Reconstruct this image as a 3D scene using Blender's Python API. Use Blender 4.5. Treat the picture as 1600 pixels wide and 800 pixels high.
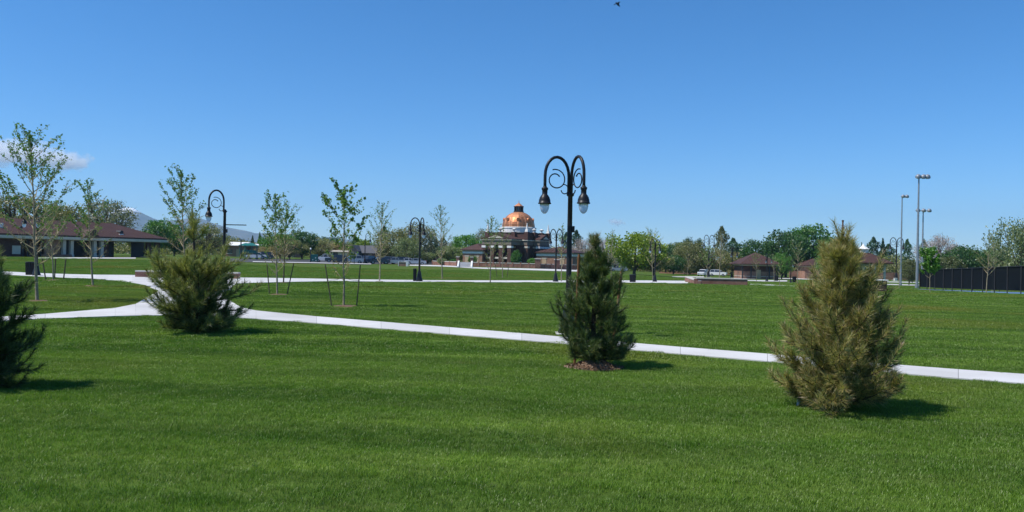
import bpy, math, random
import numpy as np
from mathutils import Vector, Matrix
R = math.radians
scene = bpy.context.scene
for o in list(bpy.data.objects):
    bpy.data.objects.remove(o)

# ------------------------------------------------------------------ camera
F = 1250.0            # focal length in pixels of a 1600 px wide frame
CAMH = 1.9            # eye above the lawn at the first path
ROLL = R(1.1)
cam_d = bpy.data.cameras.new('camera')
cam_d.sensor_width = 36.0
cam_d.lens = 36.0 * F / 1600.0
cam_d.clip_start = 0.1
cam_d.clip_end = 90000
cam = bpy.data.objects.new('camera', cam_d)
scene.collection.objects.link(cam)
RX, UP, FW = Vector((math.cos(ROLL), 0, math.sin(ROLL))), Vector((-math.sin(ROLL), 0, math.cos(ROLL))), Vector((0, 1, 0))
m3 = Matrix((RX, UP, -FW)).transposed()
cam.matrix_world = Matrix.Translation((0, 0, CAMH)) @ m3.to_4x4()
scene.camera = cam

# ------------------------------------------------------------------ sky and sun
SUN_EL, SUN_VEC = R(57), Vector((-0.966, -0.26))
SUN_VEC.normalize()
world = bpy.data.worlds.new('World')
scene.world = world
world.use_nodes = True
wn = world.node_tree
bgn = wn.nodes['Background']
sky = wn.nodes.new('ShaderNodeTexSky')
sky.sky_type = 'NISHITA'
sky.sun_disc = False
sky.sun_elevation = SUN_EL
sky.sun_rotation = math.atan2(SUN_VEC.x, SUN_VEC.y)
sky.altitude = 0
sky.air_density = 0.8
sky.dust_density = 0.15
sky.ozone_density = 10.0
hsv = wn.nodes.new('ShaderNodeHueSaturation')
hsv.inputs['Saturation'].default_value = 1.17
hsv.inputs['Hue'].default_value = 0.498
wn.links.new(sky.outputs[0], hsv.inputs['Color'])
wn.links.new(hsv.outputs[0], bgn.inputs[0])
bgn.inputs[1].default_value = 0.135
sun_d = bpy.data.lights.new('sun', 'SUN')
sun_d.energy = 4.6
sun_d.angle = R(0.55)
sun_d.color = (1.0, 0.955, 0.88)
sun = bpy.data.objects.new('sun', sun_d)
scene.collection.objects.link(sun)
S3 = Vector((SUN_VEC.x * math.cos(SUN_EL), SUN_VEC.y * math.cos(SUN_EL), math.sin(SUN_EL)))
sun.rotation_euler = (-S3).to_track_quat('-Z', 'Y').to_euler()
scene.view_settings.view_transform = 'Standard'
scene.view_settings.look = 'None'
scene.view_settings.exposure = 0.22
scene.view_settings.gamma = 1.0
scene.render.engine = 'CYCLES'
cy = scene.cycles
cy.max_bounces = 10; cy.diffuse_bounces = 3; cy.glossy_bounces = 3; cy.transmission_bounces = 5
cy.transparent_max_bounces = 10; cy.volume_bounces = 8
cy.use_denoising = True
cy.sample_clamp_indirect = 6

# ------------------------------------------------------------------ helpers
def sst(a, b, v):
    t = np.clip((np.asarray(v, float) - a) / (b - a), 0, 1)
    return t * t * (3 - 2 * t)

def gz(x, y):
    z = -0.5 * sst(45, 95, y) - 0.6 * sst(15, 60, x) * sst(30, 90, y) - 1.3 * sst(0, 40, x) * sst(80, 180, y) \
        + 0.75 * sst(20, 70, -np.asarray(x, float)) * sst(60, 130, y)
    return z

def ray(px, py):
    return RX * ((px - 800) / F) + UP * ((400 - py) / F) + FW

def gp(px, py):
    d = ray(px, py)
    t = CAMH / max(-d.z, 1e-4)
    for _ in range(40):
        t = (CAMH - float(gz(d.x * t, d.y * t))) / max(-d.z, 1e-4)
    return Vector((d.x * t, d.y * t, CAMH + d.z * t))

def at(px, py, Y):
    d = ray(px, py)
    return Vector((d.x * Y, Y, CAMH + d.z * Y))

def gx(px, Y, py=410):
    p = at(px, py, Y)
    return Vector((p.x, Y, float(gz(p.x, Y))))

def zpx(px, py, Y):
    return at(px, py, Y).z

def link(o, parent=None):
    scene.collection.objects.link(o)
    if parent is not None:
        o.parent = parent
    return o

def tag(o, label=None, cat=None, group=None, kind=None):
    if label: o['label'] = label
    if cat: o['category'] = cat
    if group: o['group'] = group
    if kind: o['kind'] = kind
    return o

def empty(name, loc, rz=0.0, label=None, cat=None, group=None, kind=None):
    o = bpy.data.objects.new(name, None)
    o.location = loc
    o.rotation_euler = (0, 0, rz)
    o.empty_display_size = 0.1
    link(o)
    return tag(o, label, cat, group, kind)

def copy_tree(o, parent=None):
    c = o.copy()
    scene.collection.objects.link(c)
    c.parent = parent
    for ch in list(o.children):
        copy_tree(ch, c)
    return c

class MB:
    """collects simple solids, builds one mesh"""
    def __init__(s):
        s.v, s.f, s.a = [], [], []
    def add(s, verts, faces, rnd=None):
        b = len(s.v)
        s.v.extend(tuple(v) for v in verts)
        s.f.extend(tuple(i + b for i in f) for f in faces)
        s.a.extend([0.5 if rnd is None else rnd] * len(verts))
    def box(s, x0, x1, y0, y1, z0, z1, c=0.0):
        if c <= 0:
            v = [(x, y, z) for z in (z0, z1) for (x, y) in ((x0, y0), (x1, y0), (x1, y1), (x0, y1))]
            s.add(v, [(0, 3, 2, 1), (4, 5, 6, 7), (0, 1, 5, 4), (1, 2, 6, 5), (2, 3, 7, 6), (3, 0, 4, 7)])
        else:
            rings = []
            for z, k in ((z0, c), (z0 + c, 0), (z1 - c, 0), (z1, c)):
                rings.append([(x0 + k, y0 + k, z), (x1 - k, y0 + k, z), (x1 - k, y1 - k, z), (x0 + k, y1 - k, z)])
            v = [p for r in rings for p in r]
            f = [(3, 2, 1, 0), (12, 13, 14, 15)]
            for j in range(3):
                for i in range(4):
                    f.append((4 * j + i, 4 * j + (i + 1) % 4, 4 * j + 4 + (i + 1) % 4, 4 * j + 4 + i))
            s.add(v, f)
    def tube(s, pts, rad, n=6, cap=True):
        pts = [Vector(p) for p in pts]
        if not hasattr(rad, '__len__'): rad = [rad] * len(pts)
        v, f = [], []
        ref = None
        for i, p in enumerate(pts):
            t = pts[min(i + 1, len(pts) - 1)] - pts[max(i - 1, 0)]
            if t.length < 1e-9: t = Vector((0, 0, 1))
            t.normalize()
            if ref is None:
                ref = t.orthogonal().normalized()
            u = ref - t * ref.dot(t)
            if u.length < 1e-6: u = t.orthogonal()
            u.normalize(); ref = u
            w = t.cross(u)
            for k in range(n):
                a = 2 * math.pi * k / n
                v.append(p + (u * math.cos(a) + w * math.sin(a)) * rad[i])
        for i in range(len(pts) - 1):
            for k in range(n):
                f.append((i * n + k, i * n + (k + 1) % n, i * n + n + (k + 1) % n, i * n + n + k))
        if cap:
            f.append(tuple(range(n - 1, -1, -1)))
            f.append(tuple(range((len(pts) - 1) * n, len(pts) * n)))
        s.add(v, f)
    def lathe(s, prof, c=(0, 0, 0), n=16, cap=True, a0=0.0, a1=2 * math.pi):
        full = abs(a1 - a0 - 2 * math.pi) < 1e-6
        m = n if full else n + 1
        v, f = [], []
        for r, z in prof:
            for k in range(m):
                a = a0 + (a1 - a0) * k / n
                v.append((c[0] + r * math.cos(a), c[1] + r * math.sin(a), c[2] + z))
        for i in range(len(prof) - 1):
            for k in range(n):
                f.append((i * m + k, i * m + (k + 1) % m, i * m + m + (k + 1) % m, i * m + m + k))
        if cap and full:
            f.append(tuple(range(n - 1, -1, -1)))
            f.append(tuple(range((len(prof) - 1) * n, len(prof) * n)))
        s.add(v, f)
    def prism(s, poly, y0, y1, axis='y'):
        """polygon in (x,z) extruded along y (or (y,z) along x)"""
        n = len(poly)
        if axis == 'y':
            v = [(x, y0, z) for x, z in poly] + [(x, y1, z) for x, z in poly]
        else:
            v = [(y0, x, z) for x, z in poly] + [(y1, x, z) for x, z in poly]
        f = [tuple(range(n)), tuple(range(2 * n - 1, n - 1, -1))]
        for i in range(n):
            f.append((i, n + i, n + (i + 1) % n, (i + 1) % n))
        s.add(v, f)
    def hip(s, x0, x1, y0, y1, z0, z1, ridge=None, th=0.15):
        """hip roof with a fascia edge of thickness th; ridge along the longer side"""
        w, d = x1 - x0, y1 - y0
        k = min(w, d) / 2 if ridge is None else ridge
        cx, cy_ = (x0 + x1) / 2, (y0 + y1) / 2
        if w >= d:
            a, b = (x0 + k, cy_), (x1 - k, cy_)
        else:
            a, b = (cx, y0 + k), (cx, y1 - k)
        if w >= d and b[0] - a[0] < 0.05: a, b = (cx - .03, cy_), (cx + .03, cy_)
        if w < d and b[1] - a[1] < 0.05: a, b = (cx, cy_ - .03), (cx, cy_ + .03)
        v = [(x0, y0, z0), (x1, y0, z0), (x1, y1, z0), (x0, y1, z0),
             (x0, y0, z0 + th), (x1, y0, z0 + th), (x1, y1, z0 + th), (x0, y1, z0 + th), (a[0], a[1], z1), (b[0], b[1], z1)]
        f = [(0, 3, 2, 1), (0, 1, 5, 4), (1, 2, 6, 5), (2, 3, 7, 6), (3, 0, 4, 7)]
        if w >= d: f += [(4, 5, 9, 8), (5, 6, 9), (6, 7, 8, 9), (7, 4, 8)]
        else: f += [(4, 5, 8), (5, 6, 9, 8), (6, 7, 9), (7, 4, 8, 9)]
        s.add(v, f)
    def build(s, name, mat, parent=None, smooth=False, fix=True):
        me = bpy.data.meshes.new(name)
        me.from_pydata([tuple(v) for v in s.v], [], s.f)
        if fix and len(s.f) < 6000:
            import bmesh
            bm = bmesh.new(); bm.from_mesh(me)
            bmesh.ops.recalc_face_normals(bm, faces=bm.faces)
            bm.to_mesh(me); bm.free()
        if smooth:
            me.polygons.foreach_set('use_smooth', [True] * len(me.polygons))
        if mat is not None: me.materials.append(mat)
        o = bpy.data.objects.new(name, me)
        return link(o, parent)

def np_mesh(name, V, Fa, mat, parent=None, rnd=None, smooth=False, do_link=True):
    """V (n,3), Fa (m,k) constant-size faces; rnd per-vertex attribute"""
    V = np.asarray(V, np.float32); Fa = np.asarray(Fa, np.int32)
    me = bpy.data.meshes.new(name)
    me.vertices.add(len(V)); me.vertices.foreach_set('co', V.ravel())
    k = Fa.shape[1]
    me.loops.add(Fa.size); me.loops.foreach_set('vertex_index', Fa.ravel())
    me.polygons.add(len(Fa))
    me.polygons.foreach_set('loop_start', np.arange(0, Fa.size, k, dtype=np.int32))
    if rnd is not None:
        at_ = me.attributes.new('rnd', 'FLOAT', 'POINT')
        at_.data.foreach_set('value', np.asarray(rnd, np.float32))
    me.update(calc_edges=True)
    if smooth: me.polygons.foreach_set('use_smooth', [True] * len(Fa))
    if mat is not None: me.materials.append(mat)
    o = bpy.data.objects.new(name, me)
    if do_link: link(o, parent)
    return o

# ------------------------------------------------------------------ materials
def new_mat(name):
    m = bpy.data.materials.new(name)
    m.use_nodes = True
    nt = m.node_tree
    return m, nt, nt.nodes['Principled BSDF']

def N(nt, t, **kw):
    n = nt.nodes.new(t)
    for k, v in kw.items():
        if k in n.inputs: n.inputs[k].default_value = v
        else: setattr(n, k, v)
    return n

def mixc(nt, fac, a, b, bt='MIX'):
    n = nt.nodes.new('ShaderNodeMix'); n.data_type = 'RGBA'; n.blend_type = bt
    for sock, val in ((n.inputs[0], fac), (n.inputs[6], a), (n.inputs[7], b)):
        if isinstance(val, bpy.types.NodeSocket): nt.links.new(val, sock)
        elif isinstance(val, (int, float)): sock.default_value = val
        else: sock.default_value = (*val, 1)
    return n.outputs[2]

def ramp(nt, fac, a, b):
    n = nt.nodes.new('ShaderNodeMapRange'); n.inputs[1].default_value = a; n.inputs[2].default_value = b
    nt.links.new(fac, n.inputs[0]); return n.outputs[0]

def noise(nt, scale, detail=4, coord='Object', stretch=None, rough=0.55):
    n = N(nt, 'ShaderNodeTexNoise'); n.inputs['Scale'].default_value = scale
    n.inputs['Detail'].default_value = detail; n.inputs['Roughness'].default_value = rough
    if coord == 'World':
        g = N(nt, 'ShaderNodeNewGeometry'); src = g.outputs['Position']
    else:
        src = N(nt, 'ShaderNodeTexCoord').outputs[coord]
    if stretch:
        mp = N(nt, 'ShaderNodeMapping'); mp.inputs['Scale'].default_value = stretch
        nt.links.new(src, mp.inputs[0]); src = mp.outputs[0]
    nt.links.new(src, n.inputs['Vector'])
    return n.outputs['Fac']

def plain(name, c1, c2=None, scale=3.0, rough=0.7, metal=0.0, bump=0.0, spec=0.5, bscale=None, coat=0.0):
    m, nt, b = new_mat(name)
    c2 = c2 or tuple(x * 0.75 for x in c1)
    f = noise(nt, scale)
    nt.links.new(mixc(nt, ramp(nt, f, .3, .7), c1, c2), b.inputs['Base Color'])
    b.inputs['Roughness'].default_value = rough
    b.inputs['Metallic'].default_value = metal
    b.inputs['Specular IOR Level'].default_value = spec
    if coat: b.inputs['Coat Weight'].default_value = coat
    if bump:
        bp = N(nt, 'ShaderNodeBump'); bp.inputs['Strength'].default_value = bump; bp.inputs['Distance'].default_value = 0.02
        nt.links.new(noise(nt, bscale or scale * 8), bp.inputs['Height']); nt.links.new(bp.outputs[0], b.inputs['Normal'])
    return m

def leafy(name, c1, c2, trans=0.35, c3=None, nscale=0.25):
    """foliage: diffuse + translucent, colour by per-leaf attribute"""
    m = bpy.data.materials.new(name); m.use_nodes = True
    nt = m.node_tree; nt.nodes.clear()
    out = N(nt, 'ShaderNodeOutputMaterial')
    a = N(nt, 'ShaderNodeAttribute'); a.attribute_name = 'rnd'
    col = mixc(nt, a.outputs['Fac'], c1, c2)
    if c3 is not None:
        col = mixc(nt, ramp(nt, noise(nt, nscale, 3, 'World'), .5, .68), col, c3)
    d = N(nt, 'ShaderNodeBsdfDiffuse'); t = N(nt, 'ShaderNodeBsdfTranslucent'); g = N(nt, 'ShaderNodeBsdfGlossy')
    g.inputs['Roughness'].default_value = 0.45; g.inputs['Color'].default_value = (1, 1, 1, 1)
    nt.links.new(col, d.inputs['Color']); nt.links.new(mixc(nt, 1.0, col, (1.0, 1.15, 0.55), 'MULTIPLY'), t.inputs['Color'])
    mx = N(nt, 'ShaderNodeMixShader'); mx.inputs[0].default_value = trans
    nt.links.new(d.outputs[0], mx.inputs[1]); nt.links.new(t.outputs[0], mx.inputs[2])
    m2 = N(nt, 'ShaderNodeMixShader'); m2.inputs[0].default_value = 0.035
    nt.links.new(mx.outputs[0], m2.inputs[1]); nt.links.new(g.outputs[0], m2.inputs[2])
    nt.links.new(m2.outputs[0], out.inputs[0])
    return m

def brickmat(name, c1, c2, mortar, bw=0.22, bh=0.075):
    m, nt, b = new_mat(name)
    tc = N(nt, 'ShaderNodeTexCoord')
    # brick courses run on every vertical face: use (x+y, z)
    sx = N(nt, 'ShaderNodeSeparateXYZ'); nt.links.new(tc.outputs['Object'], sx.inputs[0])
    ad = N(nt, 'ShaderNodeMath', operation='ADD'); nt.links.new(sx.outputs[0], ad.inputs[0]); nt.links.new(sx.outputs[1], ad.inputs[1])
    cx = N(nt, 'ShaderNodeCombineXYZ'); nt.links.new(ad.outputs[0], cx.inputs[0]); nt.links.new(sx.outputs[2], cx.inputs[1])
    br = N(nt, 'ShaderNodeTexBrick'); nt.links.new(cx.outputs[0], br.inputs['Vector'])
    br.inputs['Color1'].default_value = (*c1, 1); br.inputs['Color2'].default_value = (*c2, 1); br.inputs['Mortar'].default_value = (*mortar, 1)
    br.inputs['Scale'].default_value = 1; br.inputs['Brick Width'].default_value = bw; br.inputs['Row Height'].default_value = bh
    br.inputs['Mortar Size'].default_value = 0.008
    nt.links.new(mixc(nt, ramp(nt, noise(nt, 1.3), .35, .75), br.outputs['Color'], (c1[0] * .55, c1[1] * .55, c1[2] * .55)), b.inputs['Base Color'])
    b.inputs['Roughness'].default_value = 0.85
    return m

M = {}
M['black'] = plain('black_enamel', (0.012, 0.013, 0.016), (0.02, 0.021, 0.024), 4, 0.4, spec=0.25)
M['globe'] = None
gm, nt, b = new_mat('frosted_globe')
b.inputs['Base Color'].default_value = (0.75, 0.78, 0.8, 1); b.inputs['Roughness'].default_value = 0.12
b.inputs['Transmission Weight'].default_value = 0.55; b.inputs['IOR'].default_value = 1.2
M['globe'] = gm
M['bark'] = plain('grey_bark', (0.34, 0.29, 0.19), (0.19, 0.16, 0.105), 9, 0.9, bump=0.3)
M['bark_dark'] = plain('dark_bark', (0.10, 0.075, 0.05), (0.05, 0.038, 0.027), 6, 0.9, bump=0.3)
M['twig'] = plain('tan_twig', (0.42, 0.34, 0.20), (0.30, 0.24, 0.14), 7, 0.9)
M['greytwig'] = plain('grey_twig', (0.23, 0.19, 0.17), (0.17, 0.14, 0.125), 7, 0.9)
M['stake'] = plain('weathered_stake', (0.12, 0.10, 0.055), (0.075, 0.065, 0.035), 8, 0.9)
M['stake_brown'] = plain('brown_stake', (0.24, 0.10, 0.035), (0.15, 0.06, 0.02), 12, 0.85, bump=0.2)
cm_, nt, b = new_mat('pale_concrete')
cc = mixc(nt, ramp(nt, noise(nt, .55, 5, 'World'), .35, .7), (0.58, 0.57, 0.56), (0.47, 0.46, 0.44))
cc = mixc(nt, ramp(nt, noise(nt, 3.5, 6, 'World'), .62, .8), cc, (0.36, 0.35, 0.33))
oi_ = N(nt, 'ShaderNodeObjectInfo')
hv = N(nt, 'ShaderNodeMapRange'); hv.inputs[3].default_value = .9; hv.inputs[4].default_value = 1.06; nt.links.new(oi_.outputs['Random'], hv.inputs[0])
vm = N(nt, 'ShaderNodeVectorMath', operation='SCALE'); nt.links.new(cc, vm.inputs[0]); nt.links.new(hv.outputs[0], vm.inputs['Scale'])
nt.links.new(vm.outputs[0], b.inputs['Base Color']); b.inputs['Roughness'].default_value = .9
M['concrete'] = cm_
M['cap'] = plain('cap_stone', (0.55, 0.52, 0.47), (0.44, 0.42, 0.38), 5, 0.85, bump=0.2)
M['asphalt'] = plain('asphalt', (0.07, 0.07, 0.072), (0.05, 0.05, 0.052), 2, 0.9)
M['brick'] = brickmat('red_brick', (0.30, 0.12, 0.075), (0.22, 0.08, 0.05), (0.33, 0.27, 0.23))
M['brick_dark'] = brickmat('dark_brick', (0.105, 0.043, 0.032), (0.075, 0.032, 0.025), (0.13, 0.08, 0.065), 0.3, 0.1)
M['brick_tan'] = brickmat('tan_brick', (0.38, 0.19, 0.12), (0.30, 0.14, 0.09), (0.36, 0.3, 0.25), 0.3, 0.1)
M['cream'] = plain('cream_stone', (0.62, 0.56, 0.47), (0.52, 0.47, 0.39), 2, 0.8)
M['white'] = plain('white_paint', (0.78, 0.77, 0.74), (0.7, 0.69, 0.66), 2, 0.6)
M['beige'] = plain('beige_trim', (0.42, 0.38, 0.31), (0.35, 0.31, 0.25), 2, 0.8)
M['taupe'] = plain('taupe_stone', (0.20, 0.165, 0.13), (0.15, 0.125, 0.10), 2, 0.85)
M['roof'] = plain('brown_metal_roof', (0.080, 0.042, 0.035), (0.062, 0.032, 0.027), 0.8, 0.7, spec=0.25)
M['roof_grey'] = plain('grey_shingle', (0.10, 0.10, 0.11), (0.07, 0.07, 0.08), 3, 0.85)
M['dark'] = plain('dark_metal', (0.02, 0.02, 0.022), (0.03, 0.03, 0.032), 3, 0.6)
M['glass'] = plain('window_glass', (0.02, 0.025, 0.03), (0.03, 0.035, 0.04), 1, 0.06, spec=0.8)
M['copper'] = plain('new_copper', (0.66, 0.30, 0.15), (0.50, 0.21, 0.10), 0.8, 0.56, metal=0.55)
M['copper_seam'] = plain('copper_seam', (0.55, 0.22, 0.10), (0.42, 0.16, 0.07), 2, 0.45, metal=0.8)
M['galv'] = plain('galvanised_steel', (0.36, 0.38, 0.40), (0.28, 0.30, 0.32), 2, 0.5, metal=0.6)
M['teal'] = plain('teal_plastic', (0.012, 0.16, 0.13), (0.01, 0.12, 0.10), 2, 0.45)
M['tyre'] = plain('tyre_rubber', (0.012, 0.012, 0.012), None, 3, 0.9)
M['door'] = plain('tan_door', (0.5, 0.36, 0.22), (0.45, 0.32, 0.2), 2, 0.7)
M['soil'] = plain('red_soil', (0.25, 0.12, 0.06), (0.17, 0.085, 0.045), 0.7, 0.95, bump=0.4)
M['mulch'] = plain('bark_mulch', (0.20, 0.115, 0.065), (0.09, 0.05, 0.03), 14, 0.95, bump=0.8, bscale=50)
M['chip'] = leafy('wood_chip', (0.30, 0.19, 0.11), (0.11, 0.06, 0.035), 0.0)
M['blue'] = plain('blue_court', (0.10, 0.19, 0.33), (0.085, 0.165, 0.30), 0.5, 0.8)
M['court_green'] = plain('green_court', (0.10, 0.2, 0.13), (0.09, 0.17, 0.11), 0.5, 0.8)
M['lamp_white'] = plain('lamp_white', (0.75, 0.76, 0.78), None, 2, 0.3)

# grass blades and ground share one colour recipe driven by place
def grass_colour(nt, lightness=1.0):
    k = lightness
    big = noise(nt, 0.09, 3, 'World', (1, 1, 1))
    band = noise(nt, 0.35, 3, 'World', (0.22, 1.5, 1))
    fine = noise(nt, 2.2, 4, 'World', (0.7, 1.2, 1))
    c = mixc(nt, ramp(nt, band, .38, .62), (0.034 * k, 0.078 * k, 0.0065 * k), (0.066 * k, 0.116 * k, 0.015 * k))
    wv = N(nt, 'ShaderNodeTexWave'); wv.wave_type = 'BANDS'; wv.bands_direction = 'Y'; wv.inputs['Scale'].default_value = .16; wv.inputs['Distortion'].default_value = 2.5; wv.inputs['Detail Scale'].default_value = .25
    gg = N(nt, 'ShaderNodeNewGeometry'); mpp = N(nt, 'ShaderNodeMapping'); mpp.inputs['Rotation'].default_value = (0, 0, .16)
    nt.links.new(gg.outputs['Position'], mpp.inputs[0]); nt.links.new(mpp.outputs[0], wv.inputs['Vector'])
    c = mixc(nt, ramp(nt, wv.outputs['Fac'], .35, .65), c, mixc(nt, 1.0, c, (1.42, 1.30, 1.35), 'MULTIPLY'))
    strand = noise(nt, 0.55, 4, 'World', (.35, 1.9, 1), .65)
    c = mixc(nt, ramp(nt, strand, .56, .72), c, mixc(nt, 1.0, c, (1.45, 1.32, 1.7), 'MULTIPLY'))
    c = mixc(nt, ramp(nt, fine, .35, .85), c, (0.078 * k, 0.118 * k, 0.022 * k))
    c = mixc(nt, ramp(nt, big, .53, .72), c, (0.112 * k, 0.112 * k, 0.018 * k))
    dry = noise(nt, 0.8, 5, 'World', (.5, 1.4, 1))
    c = mixc(nt, ramp(nt, dry, .66, .80), c, (0.13 * k, 0.125 * k, 0.05 * k))
    return c
gr = bpy.data.materials.new('grass_blades'); gr.use_nodes = True
nt = gr.node_tree; nt.nodes.clear()
out = N(nt, 'ShaderNodeOutputMaterial')
at_n = N(nt, 'ShaderNodeAttribute'); at_n.attribute_name = 'rnd'
col = grass_colour(nt, 2.08)
col = mixc(nt, ramp(nt, at_n.outputs['Fac'], .0, .9), mixc(nt, 1.0, col, (.62, .66, .55), 'MULTIPLY'), mixc(nt, 1.0, col, (1.42, 1.34, 1.4), 'MULTIPLY'))
gt = N(nt, 'ShaderNodeMath', operation='GREATER_THAN'); gt.inputs[1].default_value = 0.965
nt.links.new(at_n.outputs['Fac'], gt.inputs[0])
col = mixc(nt, gt.outputs[0], col, (0.22, 0.24, 0.10))
d = N(nt, 'ShaderNodeBsdfDiffuse'); t = N(nt, 'ShaderNodeBsdfTranslucent'); g = N(nt, 'ShaderNodeBsdfGlossy'); g.inputs['Roughness'].default_value = .38
nt.links.new(col, d.inputs[0]); nt.links.new(mixc(nt, 1.0, col, (1.0, 1.15, .5), 'MULTIPLY'), t.inputs[0])
mx = N(nt, 'ShaderNodeMixShader'); mx.inputs[0].default_value = .33
nt.links.new(d.outputs[0], mx.inputs[1]); nt.links.new(t.outputs[0], mx.inputs[2])
m2 = N(nt, 'ShaderNodeMixShader'); m2.inputs[0].default_value = .022
nt.links.new(mx.outputs[0], m2.inputs[1]); nt.links.new(g.outputs[0], m2.inputs[2]); nt.links.new(m2.outputs[0], out.inputs[0])
M['grass'] = gr
lm, nt, b = new_mat('lawn')
nt.links.new(grass_colour(nt, 1.0), b.inputs['Base Color'])
b.inputs['Roughness'].default_value = 0.95; b.inputs['Specular IOR Level'].default_value = 0.1
bp = N(nt, 'ShaderNodeBump'); bp.inputs['Strength'].default_value = .8; bp.inputs['Distance'].default_value = .05
nt.links.new(noise(nt, 9, 5, 'World'), bp.inputs['Height']); nt.links.new(bp.outputs[0], b.inputs['Normal'])
M['lawn'] = lm

# ------------------------------------------------------------------ ground
def spaced(lo, hi, step0, growth, centre):
    a = [0.0]; s = step0
    while a[-1] < hi - centre: a.append(a[-1] + s); s *= growth
    b_ = [0.0]; s = step0
    while -b_[-1] > lo - centre: b_.append(b_[-1] + s); s *= growth
    return np.array(sorted(set([centre - q for q in b_[1:]] + [centre + q for q in a])))
xs = spaced(-8600, 8600, 1.5, 1.05, 0.0)
ys = spaced(-8600, 8900, 1.5, 1.045, 30.0)
X, Yg = np.meshgrid(xs, ys)
V = np.stack([X.ravel(), Yg.ravel(), gz(X, Yg).ravel()], 1)
nx, ny = len(xs), len(ys)
ii = (np.arange(ny - 1)[:, None] * nx + np.arange(nx - 1)[None, :]).ravel()
ground = np_mesh('lawn', V, np.stack([ii, ii + 1, ii + nx + 1, ii + nx], 1), M['lawn'], smooth=True)
tag(ground, kind='structure')

# ------------------------------------------------------------------ concrete paths (edges drawn as seen, laid on the ground)
def pl(pts):
    a = np.array(pts, float)
    return lambda x: np.interp(x, a[:, 0], a[:, 1])
P_bot = pl([(-260, 515), (0, 503), (50, 499.4), (100, 497.5), (150, 495.5), (200, 494), (250, 493.5), (300, 494), (370, 497), (440, 501), (500, 506), (680, 521), (863, 536), (985, 547.6), (1227, 568), (1390, 584), (1600, 600.5), (1800, 617)])
P_w1l = pl([(-260, 508), (0, 497), (45, 493), (120, 488), (180, 482), (220, 474), (240, 466), (248, 455)])
P_w1u = pl([(-260, 420), (20, 430), (60, 432), (100, 434), (150, 436), (200, 440.5), (235, 447), (248, 455)])
P_top = pl([(-260, 413), (20, 425), (80, 428), (150, 429.5), (210, 430), (300, 432), (370, 434), (440, 434.5), (520, 436.4), (700, 438.3), (860, 438.5), (1000, 438.3), (1075, 439)])
P_w2u = pl([(345, 462), (350, 452), (370, 443), (440, 441), (520, 439.2), (600, 440.5), (700, 441), (860, 441.5), (1000, 442), (1075, 443)])
P_w2l = pl([(345, 462), (352, 471), (370, 479.6), (400, 486), (440, 491), (500, 495.6), (867, 526), (985, 537), (1230, 556.5), (1380, 570), (1600, 586), (1800, 600)])

def slab(parent, quad, up=0.02, th=0.12, inset=0.004, n=3):
    """one concrete panel: four ground corners (near-left, near-right, far-right, far-left)"""
    c = sum(quad, Vector()) / 4
    q = []
    for p in quad:
        d_ = c - p; L = max(d_.length, 1e-6)
        q.append(p + d_ * (inset / L))
    v, f = [], []
    for j in range(n + 1):
        for i in range(n + 1):
            a, b_ = i / n, j / n
            p = (q[0] * (1 - a) + q[1] * a) * (1 - b_) + (q[3] * (1 - a) + q[2] * a) * b_
            v.append((p.x, p.y, float(gz(p.x, p.y)) + up))
    for j in range(n):
        for i in range(n):
            k = j * (n + 1) + i
            f.append((k, k + 1, k + n + 2, k + n + 1))
    b0 = len(v)
    cor = [0, n, (n + 1) ** 2 - 1, n * (n + 1)]
    for k in cor: v.append((v[k][0], v[k][1], v[k][2] - th))
    for i in range(4):
        f.append((b0 + i, b0 + (i + 1) % 4, cor[(i + 1) % 4], cor[i]))
    mb = MB(); mb.add(v, f)
    return mb.build('slab', M['concrete'], parent)

path = empty('path', (0, 0, 0), kind='structure')
def strip(low, high, x0, x1, step, rows=1, maxlen=None):
    x = x0
    pts = [x0]
    while x < x1:
        p = gp(x, 0.5 * (low(x) + high(x)))
        # advance in pixels so that a panel is about `step` metres long
        dx = step / max(p.y / F, 1e-6)
        x = min(x + max(dx, 4), x1)
        if x1 - x < dx * .4: x = x1
        pts.append(x)
    for a, b_ in zip(pts[:-1], pts[1:]):
        for r in range(rows):
            la, lb = low(a) + (high(a) - low(a)) * r / rows, low(b_) + (high(b_) - low(b_)) * r / rows
            ha, hb = low(a) + (high(a) - low(a)) * (r + 1) / rows, low(b_) + (high(b_) - low(b_)) * (r + 1) / rows
            slab(path, [gp(a, la), gp(b_, lb), gp(b_, hb), gp(a, ha)])
strip(P_bot, P_w1l, -160, 180, 1.8)
strip(P_bot, P_w1l, 180, 248, .6)
strip(P_bot, P_top, 248, 345, 1.6, 6)
strip(P_bot, P_w2l, 345, 400, .7)
strip(P_bot, P_w2l, 400, 1780, 1.8)
strip(P_w1u, P_top, -160, 150, 2.2)
strip(P_w1u, P_top, 150, 248, .8)
strip(P_w2u, P_top, 345, 400, 0.8)
strip(P_w2u, P_top, 400, 1075, 3.0)

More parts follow.
